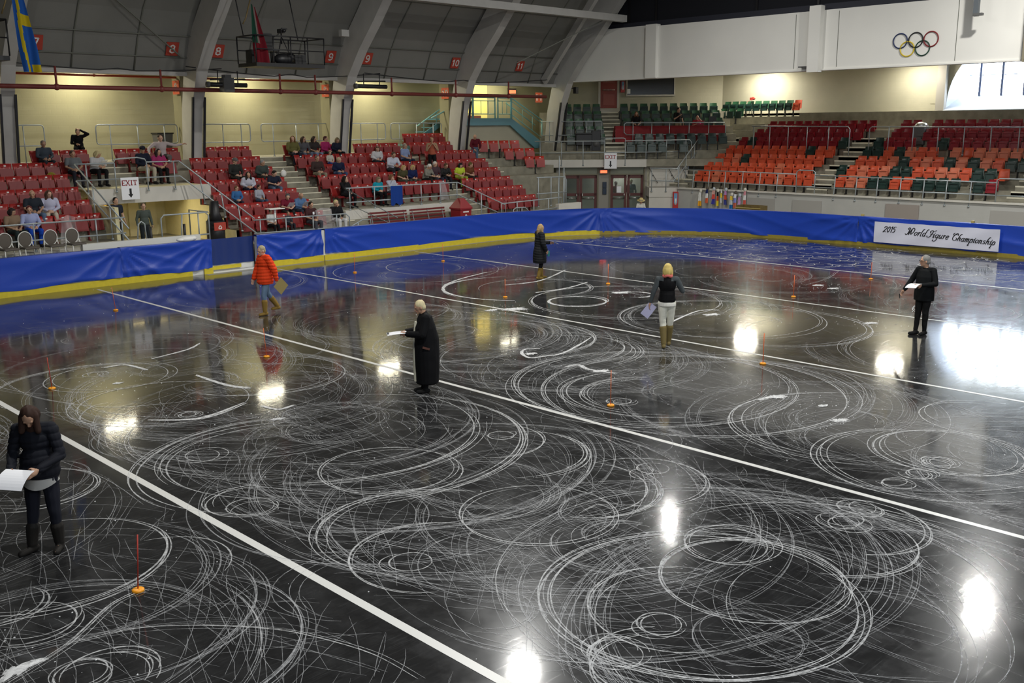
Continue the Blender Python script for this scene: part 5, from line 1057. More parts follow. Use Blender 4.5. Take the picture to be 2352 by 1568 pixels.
# big flags near the roof
def bigflag(label, x, y, ztop, zbot, w0, w1, lean, bands, rz=0):
    t = thing('hanging_flag', label, 'flag', (x,y,ztop), rz); N = 24; nz = 22; H_ = ztop-zbot
    mb = MB(); vs = []
    mats = []
    for c in bands['cols']: mats.append(solid(c, .8))
    for j in range(nz+1):
        v = j/nz; wd = w0+(w1-w0)*min(1, v*1.4)
        for i in range(N+1):
            u = i/N; vs.append((lean*v+ (u-.5)*wd, .05*math.sin(u*9+v*3)*(.4+v), -H_*v - .12*u*(1-v)))
    mb.v = vs
    for j in range(nz):
        for i in range(N):
            mb.f.append((j*(N+1)+i, (j+1)*(N+1)+i, (j+1)*(N+1)+i+1, j*(N+1)+i+1)); mb.m.append(bands['f']((i+.5)/N, (j+.5)/nz)); mb.smooth.append(True)
    mb.build('cloth', mats, t); MB().tube([(-w0*.3,0,.25),(-.3,0,-.5),(-.42,0,-H_*.35)], .02, 6).build('pole', M['wood'], t); return t
bigflag('blue flag with a yellow cross hanging at the upper left', 10.15, 29.2, 8.3, 6.02, .28, .46, .22, dict(cols=[(.012,.07,.28),(.40,.30,.01)], f=lambda u, v: 1 if (abs(u-(.30+.05*math.sin(v*8))) < .10 and v > .12) or (.30 < v < .44 and u > .3) or (v > .93 and u > .6) else 0))
bigflag('dark green white and red flag hanging by the camera platform', 18.05, 30.5, 8.5, 6.55, .14, .50, .25, dict(cols=[(.01,.05,.03),(.16,.12,.11),(.12,.006,.012)], f=lambda u, v: 2 if v > .62 or u > .62 else (1 if u > .32 else 0)))
# camera platforms
def platform(label, x0, x1, y0, y1, z, zr, seed):
    t = thing('camera_platform', label, 'platform', (x0,y0,z)); o = Vector((x0,y0,z)); mb = MB()
    MB().bb((0,0,-.12), (x1-x0,y1-y0,0)).build('deck', M['black'], t)
    for yy in (0, y1-y0):
        MB().tube([(0,yy,zr),(x1-x0,yy,zr)], .025, 6).build('top_rail', M['black'], t); MB().tube([(0,yy,zr*.5),(x1-x0,yy,zr*.5)], .02, 6).build('mid_rail', M['black'], t)
        for f in (0,.25,.5,.75,1): MB().tube([((x1-x0)*f,yy,0),((x1-x0)*f,yy,zr)], .022, 6).build('post', M['black'], t)
    for xx in (0, x1-x0): MB().tube([(xx,0,zr),(xx,y1-y0,zr)], .025, 6).build('end_rail', M['black'], t)
    for f in (.1,.9): MB().tube([((x1-x0)*f,y1-y0,zr),((x1-x0)*f,y1-y0+.6,zr+2)], .02, 6).build('hanger_rod', M['black'], t)
    return t
platform('dark hanging camera platform with rails in front of the grey upper wall', 18.0, 20.7, 30.4, 31.6, 6.62, .88, 1)
platform('dark hanging platform cut by the upper left picture edge', 6.6, 9.95, 29.6, 30.8, 6.45, .95, 2)
def tripod(loc, h, label, spread=.35, cam_c=None, cat='tripod', red=False):
    t = thing('camera_tripod', label, cat, loc)
    for a in (90, 210, 330): MB().tube([(spread*math.cos(R_(a)),spread*math.sin(R_(a)),0),(0,0,h)], .016, 6).build('leg', M['black'], t)
    MB().tube([(0,0,h-.25),(0,0,h+.1)], .022, 6).build('column', M['black'], t)
    MB().box((0,0,h+.18), (.16,.26,.14)).box((.12,-.02,h+.26), (.22,.06,.05)).tube([(0,-.13,h+.18),(0,-.25,h+.18)], .055, 8).tube([(0,.13,h+.1),(-.12,.35,h-.02)], .012, 6).build('camera', mat('red_camera', (.35,.03,.02)) if red else M['black'], t)
    return t
tripod((19.5,31.2,6.62), .95, 'black video camera on a tripod on the hanging platform', .4)
tripod((47.6,30.0,4.95), .75, 'small camera on a tripod standing among the top green seats', .2, red=True).scale = (.75,.75,.9)
plain('padded_chair', MB().box((0,0,.45), (.5,.45,.08)).box((0,.2,.75), (.5,.08,.55)).tube([(-.2,-.2,0),(-.2,-.2,.45)], .02, 6).tube([(.2,-.2,0),(.2,-.2,.45)], .02, 6).tube([(-.2,.2,0),(-.2,.2,.45)], .02, 6).tube([(.2,.2,0),(.2,.2,.45)], .02, 6).xf(Matrix.Translation((18.85,31.0,6.62))), M['black'], 'black padded chair on the hanging camera platform', 'chair')
plain('equipment_box', MB().box((18.5,31.3,6.85), (.5,.4,.46)).box((20.2,31.3,6.80), (.45,.35,.36)).box((18.9,31.4,7.5),(.45,.12,.22)).tube([(18.9,31.4,6.62),(18.9,31.4,7.45)], .02, 6), M['black'], 'black boxes and monitor arm on the hanging camera platform', 'box')
plain('gear_bag', MB().ell((0,0,.16), (.38,.22,.2)).ell((.25,0,.24), (.18,.16,.16)).xf(Matrix.Translation((19.3,30.8,6.62))), M['black'], 'black gear bag slumped on the hanging camera platform', 'bag')
t = thing('ceiling_projector', 'grey bracket arm hanging down in front of the fascia at the upper right', 'bracket', (37.6,14.7,8.35))
MB().box((0,0,.5), (.18,.16,1.4)).build('arm', mat('slate_metal', (.10,.115,.13), .5), t); MB().box((-.1,-.12,-.15), (.2,.3,.08)).build('foot', M['greydark'], t)
t = thing('scoreboard_edge', 'dark framed scoreboard cut by the right picture edge', 'scoreboard', (37.7,11.6,6.5))
MB().box((0,0,1.4), (.3,2.6,2.5)).build('case', mat('slate_metal', (.10,.115,.13), .5), t); 
for y in (1.32,): MB().box((-.05,y+.02,1.35), (.34,.08,2.7)).build('edge_frame', M['tan'], t)
MB().box((0,0,.1), (.36,2.8,.06)).build('bottom_frame', M['greydark'], t)
plain('junction_box', MB().box((23.95,33.75,8.1), (.35,.2,.25)), M['rib'], 'small grey box on the upper wall left of the number nine column', 'box')
# folding table etc on stand
plain('carrier_bag', MB().ell((0,0,.13), (.13,.09,.14)).tube([(-.05,0,.22),(0,0,.33),(.05,0,.22)], .01, 6).xf(Matrix.Translation((21.2,34.3,2.6))), M['white'], 'white plastic bag on the steps left of the middle block', 'bag')
CLR = mat('clear_plastic_film', (.75,.70,.72), .15)
nt_ = CLR.node_tree; tr_ = nt_.nodes.new('ShaderNodeBsdfTransparent'); mx_ = nt_.nodes.new('ShaderNodeMixShader'); mx_.inputs[0].default_value = .32
nt_.links.new(tr_.outputs[0], mx_.inputs[1]); nt_.links.new(nt_.nodes['Principled BSDF'].outputs[0], mx_.inputs[2]); nt_.links.new(mx_.outputs[0], nt_.nodes['Material Output'].inputs[0])
def film(cx, cy, cz, w_, h_, seed):
    rs = random.Random(seed); mb = MB(); n = 14; vs = []
    for i in range(n+1):
        for k in range(9):
            u = i/n*2-1; v = k/8; vs.append((cx+u*w_*(1+.12*math.sin(5*v+seed))*(.75+.35*(1-v)), cy-.12-.16*(1-v)-.07*math.sin(u*4+seed+3*v)+.03*rs.random(), cz+.05+h_*v-.06*u*u))
    mb.add(vs, [(i*9+k,(i+1)*9+k,(i+1)*9+k+1,i*9+k+1) for i in range(n) for k in range(8)], 0, True); return mb
plain('plastic_sheet', film(11.6,31.2,1.08,.26,.80,1), CLR, 'clear plastic sheet over a front row seat behind the round chairs', 'plastic sheet')
plain('plastic_sheet', film(20.3,30.45,.75,.45,.85,2), CLR, 'clear plastic sheet on the seats beside the woman in white trousers', 'plastic sheet')
plain('plastic_sheet', film(27.2,31.95,1.46,.22,.75,3), CLR, 'clear plastic sheet on the seat at the end of the bench rail', 'plastic sheet')
o = plain('blue_jacket', MB().add([(-.28+.56*i/10, .03*math.sin(i*1.7), z) for i in range(11) for z in (-.72-.05*math.sin(i),-.35,0)], [(i*3+j,(i+1)*3+j,(i+1)*3+j+1,i*3+j+1) for i in range(10) for j in range(2)], 0, True).xf(Matrix.Translation((24.1,30.92,2.24))), solid((.012,.05,.26)), 'bright blue cloth draped over the rail above the left bench', 'cloth')
plain('white_towel', MB().ell((0,0,0), (.28,.12,.09)).ell((-.2,0,-.01), (.16,.1,.06)).ell((.18,.02,.01), (.14,.12,.08)).xf(Matrix.Translation((14.3,28.86,1.15))), M['white'], 'crumpled white towel lying just behind the drape by the gate', 'towel')
plain('white_shelf', MB().box((18.3,30.3,1.75), (.6,.35,.03)).box((18.3,30.3,1.5), (.06,.05,.5)), M['white'], 'small white folding table beside the child in white', 'table')
plain('hand_bag', MB().ell((0,0,.15), (.2,.13,.16)).tube([(-.1,0,.25),(0,0,.4),(.1,0,.25)], .012, 6).xf(Matrix.Translation((24.0,31.9,1.46))), solid((.14,.012,.012)), 'dark red handbag at the feet of the woman in teal', 'bag')
plain('backpack', MB().ell((0,0,.25), (.2,.16,.27)).xf(Matrix.Translation((12.35,34.1,2.6))), solid((.2,.17,.02)), 'olive yellow bag on a seat left of the grey shirted spectator', 'bag')
for i, (u, z) in enumerate(((2.62,.62),)): 
    plain('storage_crate', dbox(2.4,3.3,49.3,49.8,0,.72), M['slabw'], 'low grey crate in front of the left corner doors', 'crate')
# ------------------------------------------------------------------ skate tracings on the ice
TR = DATA
rng = random.Random(11)
def snow_mat(name, alpha, col):
    m = bpy.data.materials.new(name); m.use_nodes = True; nt = m.node_tree; n = nt.nodes; l = nt.links; b = n['Principled BSDF']
    b.inputs['Base Color'].default_value = (*col, 1); b.inputs['Roughness'].default_value = .6
    tc = n.new('ShaderNodeTexCoord'); t = n.new('ShaderNodeTexNoise'); t.inputs['Scale'].default_value = 14; t.inputs['Detail'].default_value = 8; t.inputs['Roughness'].default_value = .75
    l.new(tc.outputs['Object'], t.inputs[0]); r = n.new('ShaderNodeMapRange'); r.inputs[1].default_value = .38; r.inputs[2].default_value = .62; r.inputs[3].default_value = alpha*.3; r.inputs[4].default_value = alpha
    l.new(t.outputs[0], r.inputs[0]); tr = n.new('ShaderNodeBsdfTransparent'); mx = n.new('ShaderNodeMixShader')
    l.new(r.outputs[0], mx.inputs[0]); l.new(tr.outputs[0], mx.inputs[1]); l.new(b.outputs[0], mx.inputs[2]); l.new(mx.outputs[0], n['Material Output'].inputs[0])
    return m
SM = [snow_mat('faint_blade_scratch', .42, (.55,.56,.58)), snow_mat('blade_tracing_snow', .72, (.62,.63,.64)), snow_mat('thick_scraped_snow', .95, (.72,.73,.74))]
bufs = [[[], []] for _ in range(3)]
cnt = [0]
def ribbon(pts, wd, cls, taper=True):
    V, F = bufs[cls]; n = len(pts); base = len(V); cnt[0] += 1; z = .0035+(cnt[0] % 400)*6e-6
    for i, (x, y) in enumerate(pts):
        a = pts[max(i-1,0)]; b = pts[min(i+1,n-1)]; dx, dy = b[0]-a[0], b[1]-a[1]; L_ = math.hypot(dx, dy) or 1
        w_ = wd/2*(math.sin(math.pi*min(1, max(.04, i/(n-1)))*.98+.03)**.35 if taper else 1); w_ *= .75+.5*rng.random()
        V.append((x-dy/L_*w_, y+dx/L_*w_, z)); V.append((x+dy/L_*w_, y-dx/L_*w_, z))
    F += [(base+2*i, base+2*i+1, base+2*i+3, base+2*i+2) for i in range(n-1)]
def ok(x, y):
    if not (IX0+.5 < x < IX1-.25 and IY0+.2 < y < IY1-.25): return False
    cx, cy = IX1-IR, IY1-IR
    return not (x > cx and y > cy and math.hypot(x-cx, y-cy) > IR-.25)
def arcrib(cx, cy, r, a0, a1, wd, cls, wob=.0):
    n = max(10, int(abs(a1-a0)/9), int(abs(a1-a0)/360*2*math.pi*r/.12)); n = min(n, 220); P = []; p1, p2 = rng.uniform(0,6.28), rng.uniform(0,6.28)
    for i in range(n+1):
        th = R_(a0+(a1-a0)*i/n); rr = r*(1+wob*math.sin(2*th+p1)+wob*.6*math.sin(3*th+p2))
        x = cx+rr*(math.cos(th)*DG+math.sin(th)*DG); y = cy+rr*(-math.cos(th)*DG+math.sin(th)*DG)
        P.append((x, y))
    P = [p for p in P if ok(*p)]
    if len(P) > 4: ribbon(P, wd, cls)
WD = [.008, .012, .043]
for cx, cy, r, a0, a1, w_, n in TR['A']:
    dist = math.hypot(cx, cy)
    for k in range(n):
        sp = .045*(1+.04*dist); full = (a1-a0) >= 359
        b0 = a0+rng.uniform(-18, 18) + (rng.uniform(0, 360) if full and k else 0); b1 = b0+(a1-a0)*(1 if k == 0 else rng.uniform(.45, 1.0))
        arcrib(cx+rng.gauss(0, sp*.8), cy+rng.gauss(0, sp*.8), r*(1+rng.gauss(0, .012)), b0, b1, WD[w_]*(1.2 if k == 0 else .9)*(1+.025*dist)*(.6 if w_ == 2 and k else 1), w_ if (k == 0 or w_ < 2) else 1, .012)
for k in range(0, 2):
    for P, w_ in TR['P']:
        j = (rng.gauss(0,.03), rng.gauss(0,.03)); Q = smooth([(p[0]+j[0]*k, p[1]+j[1]*k) for p in P], 8)
        if len(Q) > 3: ribbon(Q, WD[w_]*(1.6 if w_ == 2 else 1.2)*(1-.5*k), w_)
for cx, cy, r in TR['B']:
    for k in range(40):
        a = rng.uniform(-.5, .5)+math.radians(-45+rng.choice((0,0,20))); L_ = r*rng.uniform(.4, 1.1); ox, oy = rng.gauss(0, r*.3), rng.gauss(0, r*.16)
        ribbon([(cx+ox+L_*t*math.cos(a)+.04*math.sin(t*5), cy+oy+L_*t*math.sin(a)) for t in (-1,-.5,0,.5,1)], rng.uniform(.015,.06), 2)
# the many faint tracings between the figures
LN = [5.13, 11.21, 16.98, 22.87, 28.75]
LC = [2.3, 8.17, 14.1, 19.9, 25.8]
def clip_line(P):
    runs = [[]]
    for p in P:
        if ok(*p) and min(abs(p[0]-q) for q in LN) > .16: runs[-1].append(p)
        elif runs[-1]: runs.append([])
    return max(runs, key=len)
def arcpts(cx, cy, r, a0, a1, e=1.0):
    n = max(8, int(abs(a1-a0)/9), int(abs(a1-a0)/360*2*math.pi*r/.12)); return [(cx+r*e*math.cos(R_(a0+(a1-a0)*i/n)), cy+r*math.sin(R_(a0+(a1-a0)*i/n))) for i in range(n+1)]
for k in range(500):
    l_ = rng.choice([0,1,1,1,1,2,2,2,3,4]); cx = LC[l_]+rng.gauss(0,.22); cy = rng.uniform(3, 17) if rng.random() < .62 else rng.uniform(12, 27)
    if cx < 20 and cy > 20.5 and rng.random() < .85: continue
    r = rng.choice([rng.uniform(.35,.9), rng.uniform(1.3,2.1), rng.uniform(2.2,2.85), rng.uniform(2.2,2.85), rng.uniform(2.4,2.8)]); a0 = rng.choice([rng.uniform(0,360), rng.gauss(0,35)-50, rng.gauss(180,35)-50])
    q_ = rng.choice([1,3,6,9]); span = rng.uniform(60, 190)
    for q in range(q_):
        P = clip_line(arcpts(cx+rng.gauss(0,.05), cy+rng.gauss(0,.09), r+rng.gauss(0,.045), a0+rng.uniform(-16,16), a0+span*rng.uniform(.5,1.1)))
        if len(P) > 5: ribbon(P, rng.uniform(.005,.0095), 0 if rng.random() < .9 else 1)
for k in range(3000):
    cx, cy = rng.uniform(1.5, 34), rng.uniform(3, 28.3)
    if rng.random() < .7: cx, cy = rng.uniform(1.5, 18), rng.uniform(3, 16)
    if cx < 20 and cy > 20.5 and rng.random() < .8: continue
    near = min(LC, key=lambda q: abs(q-cx)); a = R_(90)-(cx-near)*.28*rng.choice([1,1,-1])+rng.gauss(0,.22); L_ = rng.uniform(.15, 1.0); c = rng.uniform(-.2, .2)
    P = clip_line([(cx+L_*t*math.cos(a+c*t), cy+L_*t*math.sin(a+c*t)) for t in (-1,-.6,-.2,.2,.6,1)])
    if len(P) > 3: ribbon(P, rng.uniform(.004,.008), 0)
# far end: many short churned marks
for k in range(420):
    cx, cy = rng.uniform(29, 34.8), rng.uniform(9, 26.5); a = R_(-45)+rng.gauss(0, .7); L_ = rng.uniform(.1, .7)
    P = [(cx+L_*t*math.cos(a+.6*t), cy+L_*t*math.sin(a+.6*t)) for t in (-1,-.5,0,.5,1)]; P = [p for p in P if ok(*p)]
    if len(P) > 3: ribbon(P, rng.uniform(.015,.045), 1 if rng.random() < .6 else 2)
for i, nm in enumerate(('faint_scratches','blade_tracings','scraped_snow')):
    me = bpy.data.meshes.new(nm); me.from_pydata(bufs[i][0], [], bufs[i][1]); me.materials.append(SM[i]); me.update()
    o = bpy.data.objects.new(nm, me); COL.objects.link(o); tag(o, ['countless faint skate scratches covering the dark ice','white looping skate blade tracings on the dark ice','thick streaks of scraped white snow on the dark ice'][i], 'ice marks', kind='stuff')
# chips of snow
V = []; F = []
for k in range(1500):
    x, y = rng.uniform(1.5, 34.8), rng.uniform(3, 28.4)
    if rng.random() < .35: q = rng.choice(TR['B']); x, y = q[0]+rng.gauss(0,.5), q[1]+rng.gauss(0,.5)
    if not ok(x, y): continue
    s = rng.uniform(.004, .013); b = len(V); a = rng.uniform(0, 3.14); c, d = math.cos(a)*s, math.sin(a)*s
    V += [(x+c,y+d,.003),(x-d,y+c*.6,.003),(x-c,y-d,.003),(x+d*.7,y-c,.003),(x,y,.003+s*.6)]; F += [(b,b+1,b+4),(b+1,b+2,b+4),(b+2,b+3,b+4),(b+3,b,b+4)]
me = bpy.data.meshes.new('snow_chips'); me.from_pydata(V, [], F); me.materials.append(mat('snow_chip', (.75,.76,.77), .7)); me.update()
o = bpy.data.objects.new('snow_chips', me); COL.objects.link(o); tag(o, 'tiny loose chips of ice snow scattered over the rink', 'snow', kind='stuff')
# marker sticks on the ice
for (x, y, hh, lb) in ((3.72,9.13,.60,'red marker stick on an orange disc near the woman at the lower left'),(6.09,17.85,.58,'thin red marker stick at the far left of the ice'),(10.05,17.27,.60,'orange marker stick in front of the woman in the red coat'),
        (12.10,10.04,.60,'orange marker stick on its disc in the middle of the ice'),(16.34,9.81,.60,'orange marker stick right of the woman in white trousers'),(10.15,24.65,.6,'faint red marker stick near the left drapes'),
        (18.2,25.6,.6,'thin orange marker stick near the left barrier under the gap in the drapes'),(21.83,25.57,.6,'thin red marker stick near the barrier left of the woman in the black puffer coat'),(18.22,18.82,.5,'small orange marker left of the large snowy circle'),
        (21.85,18.29,.58,'orange marker stick between the two women in the far middle'),(23.47,13.27,.58,'orange marker stick on the ice left of the man in black'),(27.75,13.21,.5,'small orange marker disc far beyond the man in black')):
    t = thing('marker_stick', lb, 'marker', (x,y,.002), rng.uniform(0,6), 'marker sticks standing on the ice')
    MB().tube([(0,0,0),(0,0,.022),(0,0,.03)], .06, 18, radii=[.062,.06,.045]).build('disc_base', mat('orange_disc', (.85,.33,.01), .45), t)
    lean = -.045 if x < 12 else 0
    MB().tube([(0,0,.02),(lean*DG,-lean*DG,hh)], .007 if x < 14 else .009, 6).build('stick', mat('orange_stick', (.65,.13,.03), .5) if x > 9 else mat('red_stick', (.42,.035,.02), .5), t)
# ------------------------------------------------------------------ people
QUEUE = []
def cap(mb, a, b, ra, rb, n=10):
    a, b = Vector(a), Vector(b); d = (b-a); L_ = d.length
    if L_ < 1e-5: return mb.ell(a, (ra,ra,ra), nu=n, nv=6)
    d /= L_
    return mb.tube([a-d*ra*.97, a-d*ra*.7, a, a+(b-a)*.5, b, b+d*rb*.7, b+d*rb*.97], 1, n, radii=[ra*.25, ra*.71, ra, (ra+rb)/2, rb, rb*.71, rb*.25])
def loft(mb, rings, n=20):
    vs = []
    for (z, cx, cy, rx, ry) in rings: vs += [(cx+rx*math.cos(2*math.pi*k/n), cy+ry*math.sin(2*math.pi*k/n), z) for k in range(n)]
    m = len(rings); fs = [(i*n+k, i*n+(k+1) % n, (i+1)*n+(k+1) % n, (i+1)*n+k) for i in range(m-1) for k in range(n)]
    return mb.add(vs, fs+[tuple(range(n))[::-1], tuple((m-1)*n+k for k in range(n))])
def queue(name, mb, parent, mats, vox, sm=2, post=None):
    me = bpy.data.meshes.new(name); me.from_pydata(mb.v, [], mb.f); me.update()
    bm = bmesh.new(); bm.from_mesh(me); bmesh.ops.recalc_face_normals(bm, faces=bm.faces); bm.to_mesh(me); bm.free()
    o = bpy.data.objects.new(name, me); COL.objects.link(o); o.parent = parent
    r = o.modifiers.new('r', 'REMESH'); r.mode = 'VOXEL'; r.voxel_size = vox; r.use_smooth_shade = True
    if sm: s = o.modifiers.new('s', 'SMOOTH'); s.factor = .5; s.iterations = sm
    QUEUE.append((o, mats, post)); return o
def push(me, f):
    n = len(me.vertices); co = np.empty(n*3); no = np.empty(n*3); me.vertices.foreach_get('co', co); me.vertices.foreach_get('normal', no)
    co = co.reshape(-1,3); no = no.reshape(-1,3); d = np.array([f(c) for c in co.tolist()]) if n else np.zeros(0)
    me.vertices.foreach_set('co', (co+no*d[:,None]).ravel())
def segd(p, a, b):
    ab = b-a; t = max(0, min(1, (p-a).dot(ab)/max(1e-9, ab.dot(ab)))); return (p-(a+ab*t)).length
STAND = dict(pel=(0,0,.93), belly=(0,.01,1.08), chest=(0,0,1.27), neck=(0,-.01,1.43), head=(0,.025,1.565), sh=.175, shz=1.385,
             hipL=(-.09,0,.90), hipR=(.09,0,.90), kneeL=(-.10,.02,.49), kneeR=(.10,.02,.49), ankL=(-.10,-.01,.09), ankR=(.10,-.01,.09),
             elL=(-.24,-.03,1.13), elR=(.24,-.03,1.13), wrL=(-.25,.07,.90), wrR=(.25,.07,.90), toeL=(0,1), toeR=(0,1))
SIT = dict(pel=(0,0,.50), belly=(0,.0,.64), chest=(0,.02,.82), neck=(0,.02,.98), head=(0,.055,1.11), sh=.172, shz=.935,
           hipL=(-.09,.02,.50), hipR=(.09,.02,.50), kneeL=(-.12,.42,.50), kneeR=(.12,.42,.50), ankL=(-.12,.40,.09), ankR=(.12,.40,.09),
           elL=(-.235,.08,.69), elR=(.235,.08,.69), wrL=(-.08,.28,.62), wrR=(.08,.28,.62), toeL=(0,1), toeR=(0,1))
def hand(mb, w, el, side, spread=.010, curl=35, s=1.0):
    w = Vector(w); d = (w-Vector(el)).normalized(); pn = Vector((-side, .2, -.3)); pn = (pn-d*pn.dot(d)).normalized(); ac = d.cross(pn).normalized()
    rot = Matrix((ac, d, pn)).transposed()
    mb.ell(w+d*.045*s, (.040*s,.052*s,.019*s), rot=rot, nu=10, nv=8)
    for i, (f, ln) in enumerate(((-1.5,.062),(-.5,.074),(.5,.078),(1.5,.070))):
        b = w+d*.085*s+ac*f*.0195*s
        a1 = R_(curl*.5); p1 = b+(d*math.cos(a1)+pn*math.sin(a1)+ac*f*spread)*ln*.5*s
        a2 = R_(curl*1.5); p2 = p1+(d*math.cos(a2)+pn*math.sin(a2))*ln*.5*s
        cap(mb, b-d*.02*s, p1, .0095*s, .009*s, 6); cap(mb, p1, p2, .009*s, .0075*s, 6)
    sd = -1 if (ac.dot(Vector((0,1,0))) < 0) else 1
    b = w+d*.025*s+ac*sd*.030*s; p1 = b+(d*.6+ac*sd*.6+pn*.3).normalized()*.036*s; p2 = p1+(d*.9+ac*sd*.15+pn*.4).normalized()*.028*s
    cap(mb, b, p1, .012*s, .010*s, 6); cap(mb, p1, p2, .010*s, .008*s, 6)
def lerp(a, b, t): return tuple(Vector(a)+(Vector(b)-Vector(a))*t)
def person(label, loc, heading, h=1.68, base='stand', J=None, top=(.1,.1,.1), bottom=(.03,.03,.03), shoe=(.02,.02,.02), hair='short', hcol=(.1,.06,.04), skin=None,
           head=(0,0), vox=.015, coat=None, sleeves=1.0, tops=None, puff=0.0, boots=None, fat=1.0, group=None, sleevecol=None, quilt=0, bottomfn=None, glasses=False, scarf=None, undershirt=None, hem=None, bodyface=True):
    t = thing('person', label, 'person', loc, R_(heading-90), group); s = h/1.70; t.scale = (s,s,s)
    j = dict(STAND if base == 'stand' else SIT); j.update(J or {}); V = lambda k: Vector(j[k])
    sk = mat('skin_%d' % (hash(label) % 4 if False else (len(label) % 3)), [(.50,.29,.19),(.56,.34,.24),(.43,.25,.16)][len(label) % 3], .5) if skin is None else skin
    shL, shR = Vector((-j['sh'], j['neck'][1], j['shz'])), Vector((j['sh'], j['neck'][1], j['shz']))
    H = V('head'); hy, hp = R_(head[0]), R_(head[1]); HR = Euler((-hp, 0, hy), 'XYZ').to_matrix()
    def hl(*p): return H + HR @ Vector(p)
    # ---- body
    b = MB()
    b.ell(hl(0,0,.02), (.073,.092,.100), rot=HR, nu=16, nv=12); b.ell(hl(0,.018,-.045), (.055,.062,.068), rot=HR, nu=12, nv=10)
    cap(b, hl(0,.085,.015), hl(0,.104,-.018), .010, .014, 8); b.ell(hl(0,.075,-.085), (.022,.018,.018), rot=HR)
    for sx in (-1,1): b.ell(hl(sx*.075,-.005,-.005), (.012,.022,.032), rot=HR, nu=8, nv=8); b.ell(hl(sx*.030,.083,.033), (.022,.012,.009), rot=HR, nu=8, nv=6)
    b.ell(hl(0,.089,-.048), (.024,.012,.012), rot=HR, nu=8, nv=6)
    cap(b, V('neck')-Vector((0,0,.03)), hl(0,-.015,-.05), .057, .052)
    b.ell(V('chest'), (.155,.105,.19), nu=16, nv=12); b.ell(V('belly'), (.13,.10*fat,.16), nu=14, nv=10); b.ell(V('pel'), (.155,.115,.12), nu=14, nv=10)
    for sd, sh in (('L',shL),('R',shR)):
        cap(b, V('chest')+Vector((0,0,.11)), sh, .06, .052); cap(b, sh, V('el'+sd), .050, .038); cap(b, V('el'+sd), V('wr'+sd), .038, .026); hand(b, V('wr'+sd), V('el'+sd), -1 if sd == 'L' else 1)
        cap(b, V('hip'+sd), V('knee'+sd), .088, .056); cap(b, V('knee'+sd), V('ank'+sd), .056, .036)
        f = Vector((*j['toe'+sd], 0)); cap(b, V('ank'+sd)-Vector((0,0,.04)), V('ank'+sd)+f*.15-Vector((0,0,.058)), .035, .026)
    cap(b, lerp(j['hipL'], j['pel'], .5), lerp(j['hipR'], j['pel'], .5), .10, .10)
    eyes = [hl(sx*.030,.094,.016) for sx in (-1,1)]; lips = hl(0,.098,-.047)
    def bp(o, me):
        for p in me.polygons:
            c = p.center
            if min((c-e).length for e in eyes) < max(.0125, vox*.85): p.material_index = 1
            else:
                d = HR.inverted() @ (c-lips)
                if abs(d.x) < .024 and abs(d.z) < max(.007, vox*.5) and abs(d.y) < .02: p.material_index = 2
    queue('body', b, t, [sk, M['eye'], M['lip']], vox, 1, bp)
    # ---- shirt / jacket
    g = .016+puff; T = MB()
    sx_ = .155+g; 
    T.ell(V('chest'), (.158+g,.112+g,.185), nu=16, nv=12); T.ell(V('belly'), ((.145+g)*(.5+.5*fat),(.112+g)*fat,.17), nu=16, nv=12); T.ell(V('pel')+Vector((0,0,.05)), (.160+g,.125+g,.10), nu=16, nv=10)
    cap(T, V('neck')-Vector((0,0,.05)), V('neck')+Vector((0,0,.0)), .085+puff, .066)
    for sd, sh in (('L',shL),('R',shR)):
        cap(T, V('chest')+Vector((0,0,.10)), sh, .075+puff, .064+puff)
        if sleeves >= 1 or sleeves > .5:
            cap(T, sh, V('el'+sd), .064+puff, .052+puff); e = min(1, (sleeves-.5)*2)*.92; cap(T, V('el'+sd), lerp(j['el'+sd], j['wr'+sd], e), .052+puff, .038+puff*.8)
        else: cap(T, sh, lerp(tuple(sh), j['el'+sd], sleeves*1.7), .066, .060)
    if hem: loft(T, hem)
    if coat: loft(T, coat)
    mats = [solid(top, .75)]
    if sleevecol: mats.append(solid(sleevecol, .75))
    if undershirt: mats.append(solid(undershirt, .8))
    ph = (len(label)*1.7) % 6
    from mathutils import noise as nz_
    def tp(o, me):
        def f(c):
            d = .007*nz_.noise(Vector((c[0]*9+ph, c[1]*9, c[2]*5)))
            if quilt: d += quilt*(abs(math.sin(math.pi*(c[2]+.02*math.sin(c[0]*6))/.078))**.6-.62)
            return d
        push(me, f)
        if sleevecol:
            for p in me.polygons:
                c = p.center; sd, s0 = ('L', shL) if c.x < 0 else ('R', shR)
                da = min(segd(c, s0, V('el'+sd)), segd(c, V('el'+sd), V('wr'+sd)))
                if (da < .082 and abs(c.x) > .165) or (c.z > j['shz']-.03 and abs(c.x) > .075 and segd(c, V('neck')-Vector((0,0,.03)), s0) < .11): p.material_index = 1
        if undershirt:
            for p in me.polygons:
                c = p.center
                if c.y > .05 and abs(c.x) < .045+.10*max(0,(c.z-j['chest'][2]-.02)) and c.z > j['belly'][2]-.1: p.material_index = len(mats)-1
    queue('jacket' if puff or coat else 'shirt', T, t, mats, vox, 2, tp)
    # ---- trousers
    B = MB(); B.ell(V('pel'), (.166,.126,.12), nu=14, nv=10)
    end = .97 if boots is None else .97
    for sd in 'LR':
        cap(B, V('hip'+sd), V('knee'+sd), .098, .068); cap(B, V('knee'+sd), lerp(j['knee'+sd], j['ank'+sd], end), .068, .047 if boots is None else .04)
    cap(B, lerp(j['hipL'], j['pel'], .5), lerp(j['hipR'], j['pel'], .5), .113, .113)
    def wp(o, me):
        push(me, lambda c: .007*nz_.noise(Vector((c[0]*8+ph, c[1]*8, c[2]*11))))
    queue('trousers', B, t, [solid(bottom, .8)], vox, 2, wp)
